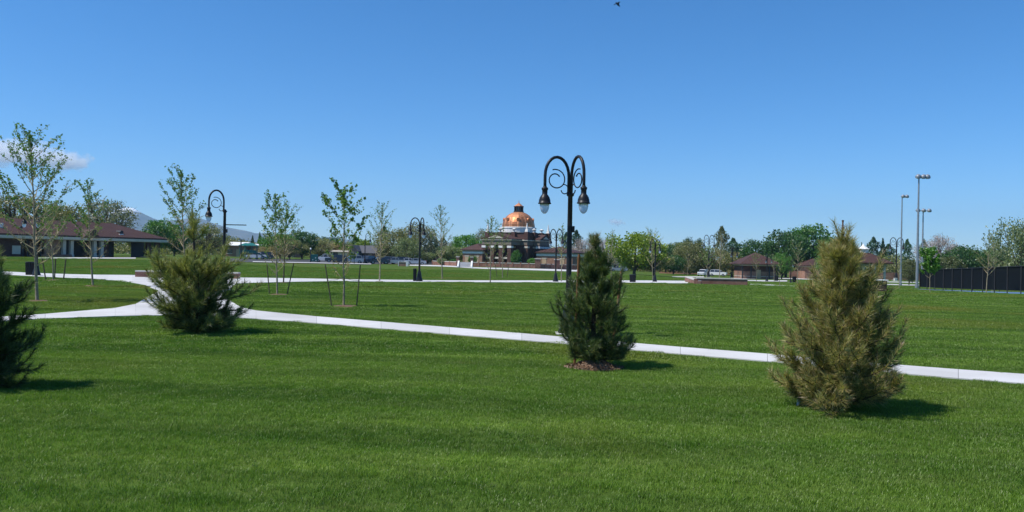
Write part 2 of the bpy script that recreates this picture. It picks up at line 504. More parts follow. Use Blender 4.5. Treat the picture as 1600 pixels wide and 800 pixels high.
def ribbon(name, low, high, mat, parent=None, up=0.03, n=16, kind='structure'):
    lo, hi = pl(low), pl(high)
    x0, x1 = low[0][0], low[-1][0]
    v, f = [], []
    K = 3
    for i in range(n + 1):
        x = x0 + (x1 - x0) * i / n
        for j in range(K + 1):
            p = gp(x, lo(x) + (hi(x) - lo(x)) * j / K)
            v.append((p.x, p.y, p.z + up))
    for i in range(n):
        for j in range(K):
            k = i * (K + 1) + j
            f.append((k, k + K + 1, k + K + 2, k + 1))
    mb = MB(); mb.add(v, f)
    o = mb.build(name, mat, parent)
    if parent is None: tag(o, kind=kind)
    return o
ribbon('walk', [(1172, 445.2), (1242, 448)], [(1172, 443.2), (1242, 446.8)], M['concrete'])
ribbon('walk', [(1168, 439.8), (1230, 440)], [(1168, 437.6), (1230, 438)], M['concrete'])
ribbon('walk', [(1146, 435.8), (1180, 436.2)], [(1146, 434.6), (1180, 434.8)], M['concrete'])
ribbon('walk', [(1212, 436), (1300, 437.5)], [(1212, 434.4), (1300, 436)], M['concrete'])
ribbon('walk', [(640, 415.2), (700, 416.8), (745, 419.8), (905, 424.6)], [(640, 413.2), (700, 415), (745, 418), (905, 421.5)], M['concrete'])
ribbon('walk', [(60, 404), (212, 404.2)], [(60, 402.4), (212, 402.6)], M['concrete'])
ribbon('walk', [(1300, 443), (1436, 446.5)], [(1300, 442), (1436, 445)], M['concrete'])
ribbon('walk', [(1300, 439.6), (1436, 442)], [(1300, 438.6), (1436, 440.8)], M['concrete'])
ribbon('walk', [(1050, 433), (1100, 433.4)], [(1050, 432), (1100, 432)], M['concrete'])
ribbon('parking_lot', [(360, 409.5), (520, 411.8), (690, 414)], [(360, 404), (520, 406.5), (690, 408.5)], M['asphalt'], up=0.04)
ribbon('kerb', [(395, 410.3), (480, 411.8), (580, 413.8)], [(395, 409.2), (480, 410.8), (580, 412.8)], M['concrete'], up=0.12)
ribbon('soil_bed', [(1030, 427), (1140, 430.5)], [(1030, 422.5), (1140, 425.5)], M['soil'], up=0.04)
ribbon('road', [(930, 419.5), (1150, 425.5)], [(930, 416.5), (1150, 422)], M['concrete'], up=0.03)

# ------------------------------------------------------------------ mountains
rng = np.random.default_rng(3)
def vnoise(shape, cells, seed):
    r = np.random.default_rng(seed)
    gx_, gy_ = cells
    g_ = r.random((gy_ + 2, gx_ + 2))
    yy, xx = np.meshgrid(np.linspace(0, gy_, shape[0]), np.linspace(0, gx_, shape[1]), indexing='ij')
    y0, x0 = yy.astype(int), xx.astype(int)
    fy, fx = yy - y0, xx - x0
    fy = fy * fy * (3 - 2 * fy); fx = fx * fx * (3 - 2 * fx)
    return (g_[y0, x0] * (1 - fx) + g_[y0, x0 + 1] * fx) * (1 - fy) + (g_[y0 + 1, x0] * (1 - fx) + g_[y0 + 1, x0 + 1] * fx) * fy
YM = 7600.0
crest = pl([(-500, 352), (-350, 340), (-200, 336), (-100, 330), (0, 334), (60, 338), (120, 334), (170, 330), (198, 323), (208, 324), (215, 328), (224, 333), (239, 340), (253, 345), (275, 343), (302, 339), (319, 342), (330, 347), (357, 355), (385, 360), (399, 364), (423, 364), (455, 371), (500, 372.5), (520, 370.5), (545, 374), (600, 384), (680, 392)])
npx, nyy = 260, 60
pxs = np.linspace(-480, 670, npx)
V = []
rid = np.abs(vnoise((nyy, npx), (34, 9), 5) - .5) * 2
rid2 = np.abs(vnoise((nyy, npx), (90, 22), 6) - .5) * 2
fin = vnoise((nyy, npx), (130, 40), 7)
for j in range(nyy):
    t = j / (nyy - 1)
    Yj = 5000 + t * 3600
    prof = (t / 0.722) if t < 0.722 else 1 - (t - .722) / .278
    prof = max(prof, 0) ** 1.25
    for i in range(npx):
        p = at(pxs[i], crest(pxs[i]), YM)
        base = -20.0
        dev = (rid[j, i] * 85 + rid2[j, i] * 40 + fin[j, i] * 20) * (1 - abs(prof)) * min(1, prof * 4)
        V.append((p.x * Yj / YM, Yj, base + (p.z - base) * prof - dev * .9))
ii = (np.arange(nyy - 1)[:, None] * npx + np.arange(npx - 1)[None, :]).ravel()
mm, nt, b = new_mat('mountain_slopes')
geo = N(nt, 'ShaderNodeNewGeometry'); sz = N(nt, 'ShaderNodeSeparateXYZ'); nt.links.new(geo.outputs['Position'], sz.inputs[0])
c = mixc(nt, ramp(nt, noise(nt, 0.006, 6, 'World'), .4, .62), (0.05, 0.055, 0.045), (0.12, 0.105, 0.085))
nz = N(nt, 'ShaderNodeMath', operation='MULTIPLY_ADD'); nt.links.new(noise(nt, 0.004, 6, 'World'), nz.inputs[0]); nz.inputs[1].default_value = 190; nt.links.new(sz.outputs[2], nz.inputs[2])
nt.links.new(mixc(nt, ramp(nt, nz.outputs[0], 425, 450), c, (0.86, 0.88, 0.92)), b.inputs['Base Color'])
b.inputs['Roughness'].default_value = .95
mountain = np_mesh('mountain', V, np.stack([ii, ii + 1, ii + npx + 1, ii + npx], 1), mm, smooth=True)
tag(mountain, kind='structure')

# ------------------------------------------------------------------ dome building
def finial(mb, x, y, z, h, urn=False):
    if urn:
        mb.lathe([(.34, 0), (.34, .12), (.16, .2), (.16, .32), (.5, .55), (.55, .72), (.3, .8), (.12, .95)], (x, y, z), 10)
    else:
        mb.lathe([(.55, 0), (.55, .25), (.4, .35), (.46, .55), (.30, .68), (.2, .8)], (x, y, z), 4, a0=math.pi / 4, a1=math.pi / 4 + 2 * math.pi)
        mb.lathe([(.27, .78), (.10, h - .2), (.13, h - .12), (.02, h)], (x, y, z), 8)

DY = 195.0
dc = gx(809, DY)
dome_b = empty('domed_building', dc, R(-30), 'dark brick hall with a copper dome, white drum and lantern', 'building')
S = 5.4
mb = MB(); mb.box(-S, S, -S, S, -.5, 4.95); mb.build('wall', M['brick_dark'], dome_b)
mb = MB(); mb.box(-S - .25, S + .25, -S - .25, S + .25, 4.95, 6.0, .06); mb.build('entablature', M['taupe'], dome_b)
mb = MB(); mb.box(-S - .45, S + .45, -S - .45, S + .45, 6.0, 6.25, .05); mb.build('cornice', M['cream'], dome_b)
mb = MB(); mb.box(-S + .05, S - .05, -S + .05, S - .05, 6.25, 7.85); mb.build('parapet', M['brick_dark'], dome_b)
mb = MB(); mb.box(-S - .1, S + .1, -S - .1, S + .1, 7.85, 8.03, .03); mb.build('coping', M['dark'], dome_b)
for (x, y) in ((-S, -S), (S, -S), (S, S), (-S, S), (-1.9, -S), (1.9, -S), (S, -1.9), (S, 1.9)):   # pilasters
    mb = MB(); mb.box(x - .45, x + .45, y - .45, y + .45, -.5, 4.94); mb.build('pilaster', M['brick_dark'], dome_b)
    mb = MB(); mb.box(x - .5, x + .5, y - .5, y + .5, 4.3, 4.7, .03); mb.build('capital', M['cream'], dome_b)
    mb = MB(); mb.box(x - .5, x + .5, y - .5, y + .5, 6.26, 8.1); mb.build('parapet_pier', M['brick_dark'], dome_b)
for (x, y) in ((-S, -S), (S, -S), (S, S), (-S, S)):
    mb = MB(); finial(mb, x, y, 8.1, 2.1); mb.build('obelisk', M['white'], dome_b)
for (x, y) in ((1.9, -S), (S, -1.9), (S, 1.9), (-1.9, -S)):
    mb = MB(); finial(mb, x, y, 8.1, 1, True); mb.build('urn', M['white'], dome_b)
# porticos: front (local -y) deep, side (local +x) shallow
def portico(side, depth, half, ztop):
    rot = {'front': 0, 'side': R(90)}[side]
    c_, s_ = math.cos(rot), math.sin(rot)
    def place(o):
        o.rotation_euler = (0, 0, rot); return o
    y1, y0 = -S - .3, -S - .3 - depth
    mb = MB(); mb.box(-half, half, y0, y1, 4.95, 6.0, .05); place(mb.build('portico_beam', M['taupe'], dome_b))
    mb = MB(); mb.box(-half - .25, half + .25, y0 - .25, y1, 6.02, 6.22, .04); place(mb.build('portico_cornice', M['cream'], dome_b))
    mb = MB(); mb.prism([(-half - .3, 6.24), (half + .3, 6.24), (half + .3, 6.4), (0, ztop), (-half - .3, 6.4)], y0 - .3, -S + .02); place(mb.build('pediment_roof', M['roof'], dome_b))
    mb = MB(); mb.prism([(-half * .55, 6.5), (half * .55, 6.5), (0, ztop - .45)], y0 - .36, y0 - .31); place(mb.build('tympanum', M['cream'], dome_b))
    n = 4
    for i in range(n):
        x = -half + .55 + (2 * half - 1.1) * i / (n - 1)
        mb = MB(); mb.box(x - .5, x + .5, y0 + .05, y0 + 1.0, -.5, 4.94); place(mb.build('pier', M['brick_dark'], dome_b))
        mb = MB(); mb.box(x - .56, x + .56, y0 - .02, y0 + 1.06, 4.25, 4.75, .03); place(mb.build('pier_cap', M['white'], dome_b))
    mb = MB(); mb.box(-half + .2, half - .2, y0 + .3, y0 + .8, 1.7, 2.1, .03); place(mb.build('band', M['cream'], dome_b))
    mb = MB(); mb.box(-half, half, y0 - .1, y1, -.5, .12); place(mb.build('plinth', M['cap'], dome_b))
    for i in range(3):
        x = -half + .55 + (2 * half - 1.1) * (i + .5) / 3
        mb = MB(); mb.box(x - .55, x + .55, -S - .06, -S - .02, .1, 3.6); place(mb.build('door', M['glass'], dome_b))
portico('front', 4.6, 4.0, 7.7)
portico('side', 1.6, 2.6, 7.6)
for (x, z0, z1) in ((3.6, 1.2, 2.9),):
    mb = MB(); mb.box(x - .5, x + .5, -S - .05, -S - .02, z0, z1); w = mb.build('window', M['glass'], dome_b)
    mb = MB(); mb.box(x - .62, x + .62, -S - .12, -S - .0, z0 - .18, z0 - .02); mb.build('sill', M['cream'], w)
# drum, dome, lantern
mb = MB(); mb.lathe([(4.3, 7.9), (4.3, 9.05), (4.42, 9.1), (4.42, 9.35), (4.1, 9.43)], (0, 0, 0), 32); mb.build('drum', M['white'], dome_b)
Rd, Hd, nseg = 4.02, 3.85, 12
zs0 = 9.42
def dome_pt(th, ph, r=Rd):   # ph 0 at base .. up
    return (r * math.cos(ph) * math.cos(th), r * math.cos(ph) * math.sin(th), zs0 + Hd * r / Rd * math.sin(ph))
mb = MB(); mb.lathe([(Rd * .985 * math.cos(p), Hd * .985 * math.sin(p)) for p in np.linspace(0, R(74), 9)], (0, 0, zs0), 32)
domeo = mb.build('dome', M['copper_seam'], dome_b)
for k in range(nseg):
    t0, t1 = 2 * math.pi * k / nseg + .008, 2 * math.pi * (k + 1) / nseg - .008
    for (p0, p1) in ((R(1), R(40)), (R(41), R(73))):
        v, f = [], []
        for j in range(5):
            p = p0 + (p1 - p0) * j / 4
            v += [dome_pt(t0, p), dome_pt(t1, p)]
        for j in range(4): f.append((2 * j, 2 * j + 1, 2 * j + 3, 2 * j + 2))
        mb = MB(); mb.add(v, f); mb.build('panel', M['copper'], domeo)
    v = []
for k in range(8):      # round dormers
    th = 2 * math.pi * (k + .5) / 8 + R(6)
    c0, c1 = Vector(dome_pt(th, R(30), Rd * .93)), Vector(dome_pt(th, R(22), Rd * 1.10))
    d_ = Vector((math.cos(th), math.sin(th), 0)); a = c0; c1 = a + d_ * .5
    mb = MB(); mb.tube([a, c1], .46, 12); w = mb.build('dormer', M['copper'], dome_b)
    mb = MB(); mb.tube([c1 + d_ * .003, c1 + d_ * .05], .38, 12); mb.build('pane', M['copper_seam'], w)
zt = zs0 + Hd * math.sin(R(73)) - .05
mb = MB(); mb.lathe([(1.3, 0), (1.3, .25), (1.12, .3)], (0, 0, zt), 8); lan = mb.build('lantern', M['dark'], dome_b)
for k in range(8):
    a = 2 * math.pi * k / 8
    mb = MB(); mb.box(-.12, .12, -.12, .12, 0, 1.05); p = mb.build('post', M['dark'], lan); p.location = (1.02 * math.cos(a), 1.02 * math.sin(a), zt + .3); p.rotation_euler = (0, 0, a)
mb = MB(); mb.lathe([(.8, .3), (.8, 1.35)], (0, 0, zt), 8); mb.build('glazing', M['glass'], lan)
mb = MB(); mb.lathe([(1.28, 1.33), (1.28, 1.5), (1.15, 1.52)], (0, 0, zt), 8); mb.build('rim', M['dark'], lan)
mb = MB(); mb.lathe([(1.2, 1.5), (.62, 1.95), (.1, 2.3), (.04, 2.9)], (0, 0, zt), 8); mb.build('cap', M['copper'], lan)

def roof_ribs(parent, x0, x1, y0, y1, z0, z1, n, mat):
    """standing seams on the front slope of a hip roof (ridge along x)"""
    k = (y1 - y0) / 2
    for i in range(1, n):
        x = x0 + (x1 - x0) * i / n
        t = min(1.0, (x - x0) / k, (x1 - x) / k)
        mb = MB(); mb.tube([(x, y0, z0 + .03), (x, y0 + k * t, z0 + (z1 - z0) * t + .03)], .035, 4)
        mb.build('seam', mat, parent)

def wing(px, pxw, depth, Y, h, rh, label, rz=R(-24)):
    c0 = gx(px, Y)
    w = pxw * Y / F
    o = empty('brick_wing', c0, rz, label, 'building')
    mb = MB(); mb.box(-w / 2, w / 2, 0, depth, -.6, h - .75); mb.build('wall', M['brick_tan'], o)
    mb = MB(); mb.box(-w / 2 - .06, w / 2 + .06, -.06, depth + .06, h - .75, h - .3, .03); mb.build('band', M['white'], o)
    mb = MB(); mb.box(-w / 2 - .02, w / 2 + .02, -.02, depth + .02, h - .3, h, .01); mb.build('frieze', M['beige'], o)
    mb = MB(); mb.hip(-w / 2 - .5, w / 2 + .5, -.5, depth + .5, h, h + rh); r = mb.build('roof', M['roof'], o)
    roof_ribs(r, -w / 2 - .5, w / 2 + .5, -.5, depth + .5, h + .15, h + rh, 12, M['roof'])
    for x in (-w * .28, w * .22):
        mb = MB(); mb.box(x - .5, x + .5, -.05, -.02, .2, 2.1); q = mb.build('door', M['door'], o)
        mb = MB(); mb.box(x - .6, x + .6, -.09, -.03, 2.12, 2.3); mb.build('lintel', M['cream'], q)
    return o
wing(738, 34, 7, 188, 3.55, 1.65, 'low brick wing with brown hip roof behind the garden wall stairs')
wing(866, 60, 8, 186, 3.5, 1.5, 'low brick wing with brown hip roof behind the black lamp posts')

# garden wall with piers and stairs in front of the hall
gw = empty('garden_wall', gp(790, 417), 0, 'low brick garden wall with piers in front of the domed hall', 'wall')
def gwl(px, py):
    return gp(px, py) - gw.location
wall_line = pl([(676, 414.0), (718, 416), (735, 416.5), (815, 418.5), (900, 422)])
segs = [(676, 717), (736, 770), (770, 800), (800, 838), (842, 868), (868, 900)]
for (a, b_) in segs:
    p0, p1 = gwl(a, wall_line(a)), gwl(b_, wall_line(b_))
    d_ = (p1 - p0); L = d_.length; ang = math.atan2(d_.y, d_.x)
    mb = MB(); mb.box(0, L, -.12, .12, -.3, .85); w = mb.build('wall_run', M['brick'], gw); w.location = p0; w.rotation_euler = (0, 0, ang)
    mb = MB(); mb.box(-.02, L + .02, -.18, .18, .85, .98, .02); q = mb.build('coping', M['cap'], w)
    n = 3
    for i in range(n):
        mb = MB(); mb.box(L * i / n, L * i / n + .35, -.2, .2, -.3, 1.05); mb.build('pier', M['brick'], w)
for a in (715, 737, 838, 842, 868, 872):
    p0 = gwl(a, wall_line(a))
    mb = MB(); mb.box(-.3, .3, -.3, .3, -.3, 1.9); q = mb.build('gate_pier', M['brick'], gw); q.location = p0
    mb = MB(); mb.box(-.38, .38, -.38, .38, 1.9, 2.08, .03); mb.build('pier_cap', M['cap'], q)
st = empty('stairs', gp(726, 418), 0, 'concrete stairs with sloping white side walls through the garden wall', 'stairs')
for i in range(6):
    mb = MB(); mb.box(-1.1, 1.1, .32 * i, .32 * (i + 1), -.3, .17 * (i + 1)); mb.build('step', M['concrete'], st)
for s_ in (-1, 1):
    mb = MB(); mb.prism([(-.5, -.3), (2.2, -.3), (2.2, 1.3), (1.9, 1.3), (-.5, .2)], s_ * 1.15, s_ * 1.45, 'x'); mb.build('side_wall', M['white'], st)

# ------------------------------------------------------------------ long pavilion
pa, pb = at(-40, 403, 126), at(252, 403, 158)
pa.z = pb.z = 0
ax_ = (pb - pa).normalized()
pang = math.atan2(ax_.y, ax_.x)
pz = 0.15
pav = empty('picnic_pavilion', (pa.x, pa.y, pz), pang, 'long brown-roofed pavilion with cream columns and dark open bays', 'pavilion')
def pu(px):     # distance along the facade of a pixel column
    d_ = ray(px, 400); A = np.array([[d_.x, -ax_.x], [d_.y, -ax_.y]])
    return float(np.linalg.solve(A, np.array([pa.x, pa.y]))[1])
PL = pu(252)
PD = 11.0
mb = MB(); mb.box(-1, PL + 1, -1.2, PD + 1, -.8, .02); mb.build('floor', M['concrete'], pav)
BH = 3.02
mb = MB(); mb.box(-.5, PL, 0, .35, BH, BH + .52, .03); mb.build('beam', M['beige'], pav)
mb = MB(); mb.box(PL - .35, PL - .002, .36, PD, BH, BH + .52, .03); mb.build('beam', M['beige'], pav)
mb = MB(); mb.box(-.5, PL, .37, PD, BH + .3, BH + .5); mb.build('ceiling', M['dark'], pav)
mb = MB(); mb.hip(-6, PL + .8, -.9, PD + .9, BH + .53, BH + 3.55, 7.5, .3); prf = mb.build('roof', M['roof'], pav)
for i in range(1, 60):
    x = -6 + (PL + 6.8) * i / 60
    t = min(1.0, (x + 6) / 7.5, (PL + .8 - x) / 7.5)
    mb = MB(); mb.tube([(x, -.9, BH + .84), (x, -.9 + (PD / 2 + .9) * t, BH + .84 + 2.71 * t)], .03, 4); mb.build('seam', M['roof'], prf)
mb = MB(); mb.box(-6.02, PL + .82, -.96, -.9, BH + .1, BH + .56); mb.build('fascia', M['cream'], prf)
mb = MB(); mb.box(PL + .805, PL + .86, -.9, PD + .9, BH + .1, BH + .56); mb.build('fascia', M['cream'], prf)
# entrance gable
x0, x1 = pu(122), pu(150)
mb = MB(); mb.prism([(x0, BH + .55), (x1, BH + .55), ((x0 + x1) / 2, BH + 2.0)], -1.3, 3.2); mb.build('gable', M['roof'], prf)
for px in (100, 112, 148, 159):
    x = pu(px)
    mb = MB(); mb.box(x - .28, x + .28, -.12, .44, .0, BH - .01, .03); q = mb.build('column', M['cream'], pav)
    mb = MB(); mb.box(x - .36, x + .36, -.2, .52, -.02, .5, .02); mb.build('column_base', M['cap'], q)
def pwall(a, b_, y0, y1, z0, z1, mat, name='wall'):
    mb = MB(); mb.box(pu(a), pu(b_), y0, y1, z0, z1); return mb.build(name, M[mat], pav)
pwall(-40, 36, .4, .7, 0, BH - .01, 'brick_dark')
pwall(48, 62, .4, .7, 0, BH - .01, 'brick_dark')
pwall(72, 96, .4, .7, 0, BH - .01, 'brick_tan')
pwall(164, 172, .4, .9, 0, BH - .01, 'brick_dark', 'pier')
pwall(232, 238, .4, .9, 0, BH - .01, 'brick_dark', 'pier')
pwall(246, 252, .4, .9, 0, BH - .01, 'brick_dark', 'pier')
pwall(150, 206, 5.0, 5.3, 0, BH + .29, 'dark', 'back_wall')  # dark back walls: the bays' deep interior shade is put into their colour
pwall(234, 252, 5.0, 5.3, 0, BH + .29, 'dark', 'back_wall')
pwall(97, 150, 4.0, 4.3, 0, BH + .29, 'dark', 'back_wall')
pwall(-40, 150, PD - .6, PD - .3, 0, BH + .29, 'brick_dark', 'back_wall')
pwall(60, 106, -1.1, -.8, 0, .55, 'brick', 'low_wall')
pwall(213, 256, -1.1, -.8, -.3, .35, 'brick', 'low_wall')
q = pwall(21, 34, .34, .39, .5, 1.9, 'cream', 'notice_board')
for px in (38, 45, 66):
    pwall(px, px + 2, .5, .6, 0, BH - .01, 'dark', 'mullion')
for px in (150.5, 193):       # round roof vents
    x = pu(px)
    mb = MB(); mb.tube([(x, .6, BH + 1.75), (x, 1.9, BH + 1.75)], .38, 12); q = mb.build('roof_vent', M['dark'], prf)
    mb = MB(); mb.box(x - .75, x + .1, .2, 1.0, BH + 1.25, BH + 1.45); mb.build('flashing', M['white'], prf)
x = pu(10)
mb = MB(); mb.box(x - .3, x + .3, 1.4, 2.0, BH + 1.2, BH + 2.55); q = mb.build('vent_stack', M['white'], prf)
x = pu(36)
mb = MB(); mb.tube([(x, .6, BH + 1.9), (x, 1.6, BH + 1.9)], .25, 10); mb.build('roof_vent', M['dark'], prf)

# ------------------------------------------------------------------ restroom block and shelter to the right
def hip_house(name, px0, px1, Y, eave_py, top_py, depth, label, cat, rz=0.0, open_=False, cupola=False):
    c0 = gx((px0 + px1) / 2, Y)
    w = (px1 - px0) * Y / F
    he = zpx((px0 + px1) / 2, eave_py, Y) - c0.z
    ht = zpx((px0 + px1) / 2, top_py, Y + depth / 2) - c0.z
    o = empty(name, c0, rz, label, cat)
    ov = .7
    mb = MB(); mb.hip(-w / 2 - ov, w / 2 + ov, -ov, depth + ov, he, ht); r = mb.build('roof', M['roof'], o)
    if w >= depth: roof_ribs(r, -w / 2 - ov, w / 2 + ov, -ov, depth + ov, he + .15, ht, 16, M['roof'])
    mb = MB(); mb.box(-w / 2, w / 2, 0, depth, he - .32, he - .002, .02); mb.build('beam', M['beige'], o)
    if cupola:
        mb = MB(); mb.lathe([(.75, -.35), (.75, .15), (.95, .2), (.3, .6), (.05, 1.0)], (0, depth / 2, ht), 8); mb.build('cupola', M['white'], r)
    return o, w, he
rb, w, he = hip_house('restroom_building', 1160, 1217, 187, 413.5, 395, 8, 'small brick restroom with brown hip roof and tan door', 'building')
mb = MB(); mb.box(-w / 2 + .2, w / 2 - .2, 1.2, 7.8, -.5, 1.75); mb.build('wall', M['brick_tan'], rb)
mb = MB(); mb.box(-w / 2 + .25, w / 2 - .25, 1.25, 7.75, 1.75, he - .33); mb.build('opening_shade', M['brick_dark'], rb)  # dark box for the openings above the half wall, shade put into its colour
mb = MB(); mb.box(-w / 2 + .15, w / 2 - .15, 1.15, 7.85, .55, .68, .01); mb.build('band', M['cream'], rb)
mb = MB(); mb.box(-.5, .45, 1.1, 1.18, 0, 2.15); mb.build('door', M['door'], rb)
for x in (-w / 2 + .12, -w / 4, w / 4, w / 2 - .12):
    mb = MB(); mb.box(x - .12, x + .12, .1, .34, -.5, he - .33); mb.build('post', M['dark'], rb)
gs, w, he = hip_house('picnic_shelter', 1334, 1386, 118, 411.8, 391.5, 5.0, 'open picnic shelter with brown hip roof and white cupola behind the golden pine', 'shelter', cupola=True)
for x in (-w / 2 + .2, -w / 6, w / 6, w / 2 - .2):
    for y in (.2, 4.6):
        mb = MB(); mb.box(x - .13, x + .13, y, y + .26, -.5, he - .33); mb.build('post', M['cream'], gs)
for x in (-1.2, 1.2):
    mb = MB(); mb.box(x - .8, x + .8, 2.0, 2.7, .68, .75); q = mb.build('picnic_table', M['galv'], gs)
    mb = MB(); mb.box(x - .1, x + .1, 2.2, 2.5, 0, .68); mb.build('pedestal', M['dark'], q)
rb2, w, he = hip_house('brick_storehouse', 1258, 1300, 200, 416, 404, 7, 'low brick storehouse with brown roof behind the golden pine', 'building')
mb = MB(); mb.box(-w / 2 + .1, w / 2 - .1, .4, 6.6, -.5, he - .33); mb.build('wall', M['brick_tan'], rb2)
mb = MB(); mb.box(.4, 1.9, .34, .39, .8, 2.0); mb.build('window', M['glass'], rb2)

# brick pillar enclosure with white cap
def brick_box(name, px, py, wpx, hpx, label, cat, mat='brick', capn='cap'):
    p = gp(px, py); k = p.y / F
    o = empty(name, p, 0, label, cat)
    w, h = wpx * k, hpx * k
    mb = MB(); mb.box(-w / 2, w / 2, 0, w, -.1, h * .9); mb.build('body', M[mat], o)
    mb = MB(); mb.box(-w / 2 - .06, w / 2 + .06, -.06, w + .06, h * .9, h, .02); mb.build('cap', M[capn], o)
    return o
brick_box('brick_barbecue', 1376, 456, 20, 19, 'square brick stand with pale cap near the shelter', 'stand', 'brick_dark', 'white')
brick_box('gate_pillar', 1055, 419, 6, 11.5, 'dark brick gate pillar with white cap by the road', 'pillar', 'brick_dark', 'white')

# white vinyl fence / trailer beyond the cars
def panel_fence(name, px0, px1, Y, h, label, mat, n):
    p0, p1 = gx(px0, Y), gx(px1, Y)
    o = empty(name, p0, math.atan2(p1.y - p0.y, p1.x - p0.x), label, 'fence')
    L = (p1 - p0).length
    for i in range(n):
        a, b_ = L * i / n, L * (i + 1) / n
        mb = MB(); mb.box(a + .08, b_ - .08, -.03, .03, .05, h); mb.build('panel', mat, o)
        mb = MB(); mb.box(a - .07, a + .07, -.07, .07, -.5, h + .12); mb.build('post', mat, o)
    return o
panel_fence('vinyl_fence', 1062, 1155, 262, 1.5, 'pale boundary fence behind the two white cars', M['white'], 12)
panel_fence('brick_fence', 1234, 1440, 205, 1.9, 'long brownish boundary wall behind the shelter', M['brick_tan'], 14)
panel_fence('wooden_fence', 596, 690, 212, 1.7, 'tan wooden fence behind the parked cars near the hall', M['brick_tan'], 12)

# ------------------------------------------------------------------ houses far behind
def gable_house(px, Y, wpx, wall_py, top_py, depth, label, wallm, roofm, rz=0.0, ridge='x'):
    c0 = gx(px, Y); w = wpx * Y / F
    he = zpx(px, wall_py, Y) - c0.z; ht = zpx(px, top_py, Y + depth / 2) - c0.z
    o = empty('house', c0, rz, label, 'house', 'houses beyond the park')
    mb = MB(); mb.box(-w / 2, w / 2, 0, depth, -.5, he); mb.build('wall', M[wallm], o)
    mb = MB()
    if ridge == 'x':
        mb.prism([(-.6, he), (depth + .6, he), (depth + .6, he + .15), (depth / 2, ht), (-.6, he + .15)], -w / 2 - .5, w / 2 + .5, 'x')
    else:
        mb.prism([(-w / 2 - .5, he), (w / 2 + .5, he), (w / 2 + .5, he + .15), (0, ht), (-w / 2 - .5, he + .15)], -.5, depth + .5)
    mb.build('roof', M[roofm], o)
    n = max(2, int(w / 3.5))
    for i in range(n):
        x = -w / 2 + w * (i + .5) / n
        if i == n // 2:
            mb = MB(); mb.box(x - .5, x + .5, -.06, -.01, 0, 2.1); q = mb.build('door', M['door'], o)
        else:
            mb = MB(); mb.box(x - .7, x + .7, -.04, -.01, .9, 2.0); q = mb.build('window', M['glass'], o)
            mb = MB(); mb.box(x - .8, x + .8, -.1, -.0, .78, .88); mb.build('sill', M['white'], q)
    return o
gable_house(571, 232, 28, 396, 383.5, 9, 'house with dark grey shingle roof and tan wall beneath a lime tree', 'brick_tan', 'roof_grey')
gable_house(552, 228, 10, 393, 383, 9, 'white gabled house end beside the dark grey roof', 'white', 'roof_grey', ridge='y')
gable_house(503, 240, 20, 396, 389, 8, 'pale low house with grey roof behind the black car', 'white', 'roof_grey')
gable_house(530, 236, 24, 394, 391, 8, 'long tan low house between the pale house and the gabled one', 'cream', 'beige')
gable_house(365, 225, 26, 384, 378, 10, 'brick building with pale flat-looking roof just past the tall single lamp', 'brick_tan', 'white')
gable_house(393, 230, 22, 384.5, 381, 10, 'brick building with bright white roof behind the playground', 'brick_tan', 'white')
gable_house(453, 238, 14, 386, 382, 9, 'white-roofed house mostly hidden by the staked tree', 'brick_tan', 'white')
gable_house(1148, 268, 22, 421, 412, 8, 'white gabled house beside the restroom roof', 'white', 'white', ridge='y')
gable_house(968, 240, 22, 414, 408, 8, 'pale low house behind the lime tree trunk', 'white', 'roof_grey')

# ------------------------------------------------------------------ tennis courts
c_ = [gp(1437, 452), gp(1720, 466)]
fd = (c_[1] - c_[0]); fd.z = 0; fd.normalize(); fn = Vector((-fd.y, fd.x, 0))
fen = empty('tennis_court_fence', c_[0], math.atan2(fd.y, fd.x), 'tall tennis court fence hung with black windscreen', 'fence')
sm = bpy.data.materials.new('windscreen_mesh'); sm.use_nodes = True
nt = sm.node_tree; b = nt.nodes['Principled BSDF']; b.inputs['Base Color'].default_value = (0.006, 0.0085, 0.011, 1); b.inputs['Roughness'].default_value = .9; b.inputs['Specular IOR Level'].default_value = .1
tr = N(nt, 'ShaderNodeBsdfTransparent'); mx = N(nt, 'ShaderNodeMixShader')
mp = N(nt, 'ShaderNodeMapRange'); mp.inputs[1].default_value = .3; mp.inputs[2].default_value = .7; mp.inputs[3].default_value = .015; mp.inputs[4].default_value = .06
nt.links.new(noise(nt, .5, 3), mp.inputs[0]); nt.links.new(mp.outputs[0], mx.inputs[0])
nt.links.new(b.outputs[0], mx.inputs[1]); nt.links.new(tr.outputs[0], mx.inputs[2]); nt.links.new(mx.outputs[0], nt.nodes['Material Output'].inputs[0])
FH = 2.28
step = 2.75
